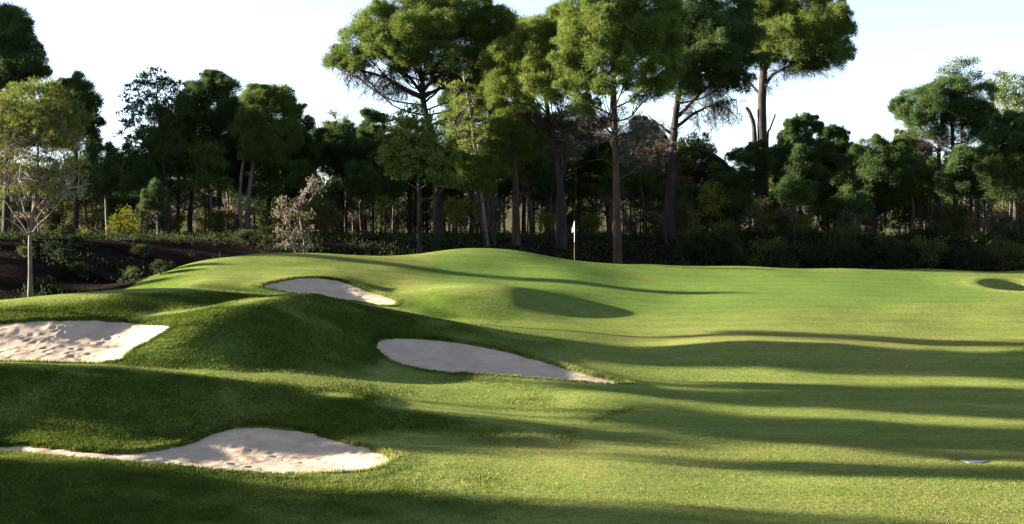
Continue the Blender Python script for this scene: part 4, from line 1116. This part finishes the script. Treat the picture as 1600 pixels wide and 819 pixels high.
bd = [proto_bush(201, 12, 'shrub_dark', 1.0, 1.5), proto_bush(202, 14, 'shrub_dark', 1.3, 1.2), proto_bush(203, 10, 'shrub_olive', .8, 1.7)]
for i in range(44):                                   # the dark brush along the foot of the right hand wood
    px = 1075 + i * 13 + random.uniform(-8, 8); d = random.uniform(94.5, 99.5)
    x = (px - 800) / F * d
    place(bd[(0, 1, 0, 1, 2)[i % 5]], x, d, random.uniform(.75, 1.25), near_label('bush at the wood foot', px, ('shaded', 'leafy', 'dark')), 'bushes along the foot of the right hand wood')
bl = [proto_bush(204, 11, 'shrub_dark', 1.0, .9), proto_bush(205, 9, 'shrub_olive', .7, .9)]
for i in range(14):                                   # scrub on the dark bank at the left
    px = random.uniform(-60, 420); d = random.uniform(74, 88) if px < 260 else random.uniform(90, 100)
    x = (px - 800) / F * d
    place(bl[i % 2], x, d, random.uniform(.4, .75), near_label('scrubby bank bush', px, ('low', 'small', 'straggly', 'lowest')), 'scrub on the dark bank')
bf = [proto_bush(206, 12, 'shrub_yellow', 1.1, 1.8), proto_bush(207, 12, 'shrub_olive', 1.2, 2.0), proto_bush(208, 12, 'dead_leaf', 1.0, 1.5)]
for i in range(130):                                  # sunlit brush seen far in between the trunks
    px = random.uniform(-80, 1680); d = random.uniform(104, 150)
    x = (px - 800) / F * d
    place(bf[i % 3 if i % 6 else 1], x, d, random.uniform(.7, 1.35), near_label(('yellow green', 'olive', 'brownish')[i % 3 if i % 6 else 1] + ' bush deep in wood', px, ('sunlit', 'far', 'round', 'low', 'loose')), 'brush deep in the wood')

# low undergrowth, fern and fallen twigs over the forest floor, one mass nobody could count
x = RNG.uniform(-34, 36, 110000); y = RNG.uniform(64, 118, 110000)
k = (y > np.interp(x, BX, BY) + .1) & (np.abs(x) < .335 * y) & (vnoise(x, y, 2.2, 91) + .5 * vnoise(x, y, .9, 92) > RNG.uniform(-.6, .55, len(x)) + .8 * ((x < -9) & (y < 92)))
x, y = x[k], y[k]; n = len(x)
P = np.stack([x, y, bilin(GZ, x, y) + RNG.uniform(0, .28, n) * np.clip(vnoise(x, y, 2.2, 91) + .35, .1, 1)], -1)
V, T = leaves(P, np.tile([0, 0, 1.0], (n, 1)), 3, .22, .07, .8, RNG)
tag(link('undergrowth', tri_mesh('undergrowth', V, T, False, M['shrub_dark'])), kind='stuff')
# the far edge of the wood, one mass
rng = np.random.default_rng(77)
L3 = []
for x in np.linspace(-66, 66, 210):
    L3.append((np.array([x, 158 + 8 * math.sin(x * .31) + rng.uniform(-5, 5), rng.uniform(.2, 1.0) ** .7 * (4.6 + 1.2 * math.sin(x * .45 + 1))]), np.array([1.7, 1.5, 1.3]) * rng.uniform(.6, 1.3)))
V, T, _ = foliage(L3, rng, .7, .4, 2, .46, .28, -.8, 'leaf')
tag(link('far_wood', tri_mesh('far_wood', V, T, False, M['far_leaf'])), kind='stuff')

# ------------------------------------------------------------------ pines left of the view: their shadows fall across the course
def shade_pine(seed, H, zc, R, n):
    rng = np.random.default_rng(seed)
    root = empty('tall_pine', (0, 0, -50))
    Q = spline([(0, 0, -.3), (rng.normal(0, .2), rng.normal(0, .2), H * .5), (rng.normal(0, .3), 0, H * .95)], 20)
    mb = MB(); mb.tube(Q, np.linspace(.17, .08, 20), 9, True, .1, rng); link('trunk', mb.mesh('trunk', M['bark'], True), root)
    L3 = []
    for i in range(n):
        h = rng.uniform(zc, H); a = rng.uniform(0, 6.28); t = (h - zc) / (H - zc); e = R * math.sqrt(max(.05, 1 - (2 * t - .8) ** 2)) * rng.uniform(.1, .85)
        L3.append((np.array([math.cos(a) * e, math.sin(a) * e, h]), np.array([1.3, 1.3, .8]) * rng.uniform(.75, 1.2)))
    V, T, _ = foliage(L3, rng, .55, .7, 5, .3, .08)
    link('crown', tri_mesh('crown', V, T, False, M['pine_green']), root)
    mb = MB()
    for c, r in L3:
        i = int(np.clip(np.argmin(np.abs(Q[:, 2] - (c[2] - .9))), 5, 19)); mb.tube(spline([Q[i], .5 * (Q[i] + c), c], 6), np.linspace(.06, .015, 6), 4, False)
    link('branches', mb.mesh('branches', M['bark'], False), root)
    tag(root, 'tall pine standing beyond the left edge of the view', 'tree', 'pines beyond the left edge of the view')
    return root

sp = [shade_pine(301, 13, 6.5, 2.5, 34), shade_pine(302, 14, 6.9, 2.7, 36)]
TA = math.tan(SUN_AZ)
SH = [  # (x, depth where its shadow crosses the middle of the course, scale, width)
    (-52, 39.9, 1.3, .36), (-45, 43.5, 1.1, .5), (-56, 45.5, 1.25, .42), (-50, 49.0, 1.12, .6), (-46, 50.8, 1.08, .55), (-41, 44.6, .95, .5),
    (-48, 55.5, 1.05, .6), (-42, 57.4, 1.0, .55), (-54, 56.6, 1.1, .6), (-50, 76.0, .64, .6),  # the last is unseen, added to draw out the hill's shadow over the green
]
SH = [(x, y + (8 - x) * TA, s_, w_) for x, y, s_, w_ in SH] + [(*q, 1.0) for q in [
    (-46, 103, 1.0), (-50, 108, 1.1), (-44, 109, 1.0), (-54, 112, 1.1), (-48, 117, 1.1), (-40, 113, .95), (-36, 105, .8), (-35, 110, .85), (-41, 105, .85)]]
for i, (x, y, s_, w_) in enumerate(SH):
    place(sp[i % 2], x, y, s_, wide=w_)

low = [proto_pine(311, 5.6, 34, 'pine_green', 'bark', .10, .14), proto_pine(312, 5.6, 34, 'pine_green', 'bark', .09, .14)]  # unseen low crowns, put in to shade the mounds, bank and foreground
LOW = [(x, y + (-9 - x) * TA, H) for x, y, H in [(-24, 42.9, 3.1), (-25, 44.0, 3.8), (-24.5, 45.1, 4.3), (-27, 45.6, 4.6),
        (-29, 35.2, 6.6), (-29, 33.9, 7.2), (-24, 36.0, 4.4), (-21, 34.6, 5.2), (-21, 33.2, 5.6), (-31, 32.4, 7.0), (-38, 36.2, 8.7), (-34, 35.9, 7.8), (-39, 33.6, 10.0), (-31, 58.4, 5.0)]] + [
        (-32, 76, 3.0), (-33, 79.5, 3.2), (-34, 83, 3.6), (-33, 86, 3.6), (-36, 90, 3.8), (-35, 94, 3.4), (-37, 98, 3.2), (-35, 88, 3.6)]
for i, (x, y, H) in enumerate(LOW):
    place(low[i % 2], x, y, H / 5.6, wide=.68, label='unseen low dense pine beyond the left edge, shaped for its shade', group='unseen low pines on the left shaped for their shade')
ring = [(38 + 6 * (i % 3), 8 + i * 8.5) for i in range(11)] + [(-50 + i * 9.5, -34 - 7 * (i % 2)) for i in range(12)] + [(-32 - 6 * (i % 2), -24 + i * 9) for i in range(6)]
for i, (x, y) in enumerate(ring):                     # the wood goes on round the course, unseen, put in to dim the skylight
    place(sp[i % 2], x, y, random.uniform(.95, 1.25), 'tall pine of the wood round the course, outside the view', 'pines round the course outside the view')

# ------------------------------------------------------------------ flagstick on the green
fb = at(897.5, 408, 87)
fz = ground(fb[0], fb[1])
fl = empty('flagstick', (fb[0], fb[1], fz))
mb = MB(); mb.tube([(0, 0, -.1), (0, 0, 1.0)], [.014, .014], 8); link('lower_pole', mb.mesh('lower_pole', M['pole_red'], True), fl)
mb = MB(); mb.tube([(0, 0, 1.0), (0, 0, 2.12), (0, 0, 2.14)], [.012, .010, .004], 8); link('upper_pole', mb.mesh('upper_pole', M['white'], True), fl)
us = np.linspace(0, 1, 9); vs = np.linspace(0, 1, 12)        # a flag hanging limp in folds
G = np.array([[(.012 + .19 * u * (.25 + .75 * v), .045 * math.sin(u * 8 + v * 2) * (.3 + u), 2.10 - .50 * v - .16 * u * (1 - .3 * v)) for v in vs] for u in us])
for off, nm in ((0, 'flag'),):
    Gf = G.reshape(-1, 3); Gb = Gf + np.array([0, .004, 0])
    i, j = np.meshgrid(np.arange(8), np.arange(11), indexing='ij'); a = (i * 12 + j).ravel(); b = a + 12
    T = np.concatenate([np.stack([a, b, b + 1], -1), np.stack([a, b + 1, a + 1], -1)])
    fo = link('flag', tri_mesh('flag', np.vstack([Gf, Gb]), np.vstack([T, T[:, ::-1] + len(Gf)]), True, M['white']), fl)
fo.rotation_euler = (0, 0, math.radians(127))
mb = MB(); mb.tube([(0, 0, .0), (0, 0, .012)], [.054, .054], 16); link('cup_rim', mb.mesh('cup_rim', M['white'], True), fl)
tag(fl, 'white golf flag hanging limp on a thin pole at the back of the green', 'golf flag')

# ------------------------------------------------------------------ a small pale patch low on the fairway
wc = at(1523, 718, 41.3)
a = np.linspace(0, 2 * math.pi, 40, endpoint=False)
wr = 1 + .18 * np.sin(a * 3 + 1) + .1 * np.sin(a * 5)
wx, wy = wc[0] + .34 * wr * np.cos(a), wc[1] + .26 * wr * np.sin(a)
wz = ground(wc[0], wc[1]) + .03
V = np.vstack([[wc[0], wc[1], wz], np.stack([wx, wy, np.full(40, wz)], -1), np.stack([wx, wy, np.full(40, wz - .12)], -1)])
i = np.arange(40); j = (i + 1) % 40
T = np.concatenate([np.stack([np.zeros(40, int), 1 + i, 1 + j], -1), np.stack([1 + i, 41 + i, 41 + j], -1), np.stack([1 + i, 41 + j, 1 + j], -1)])
wm, n_, N_, L_ = new_mat('pale_patch_tone')
pb = N_.new('ShaderNodeBsdfPrincipled'); pb.inputs['Base Color'].default_value = (.15, .15, .14, 1); pb.inputs['Roughness'].default_value = .7
om = N_.new('ShaderNodeOutputMaterial'); L_.new(pb.outputs[0], om.inputs[0])
tag(link('pale_patch', tri_mesh('pale_patch', V, T, False, wm)), kind='structure')
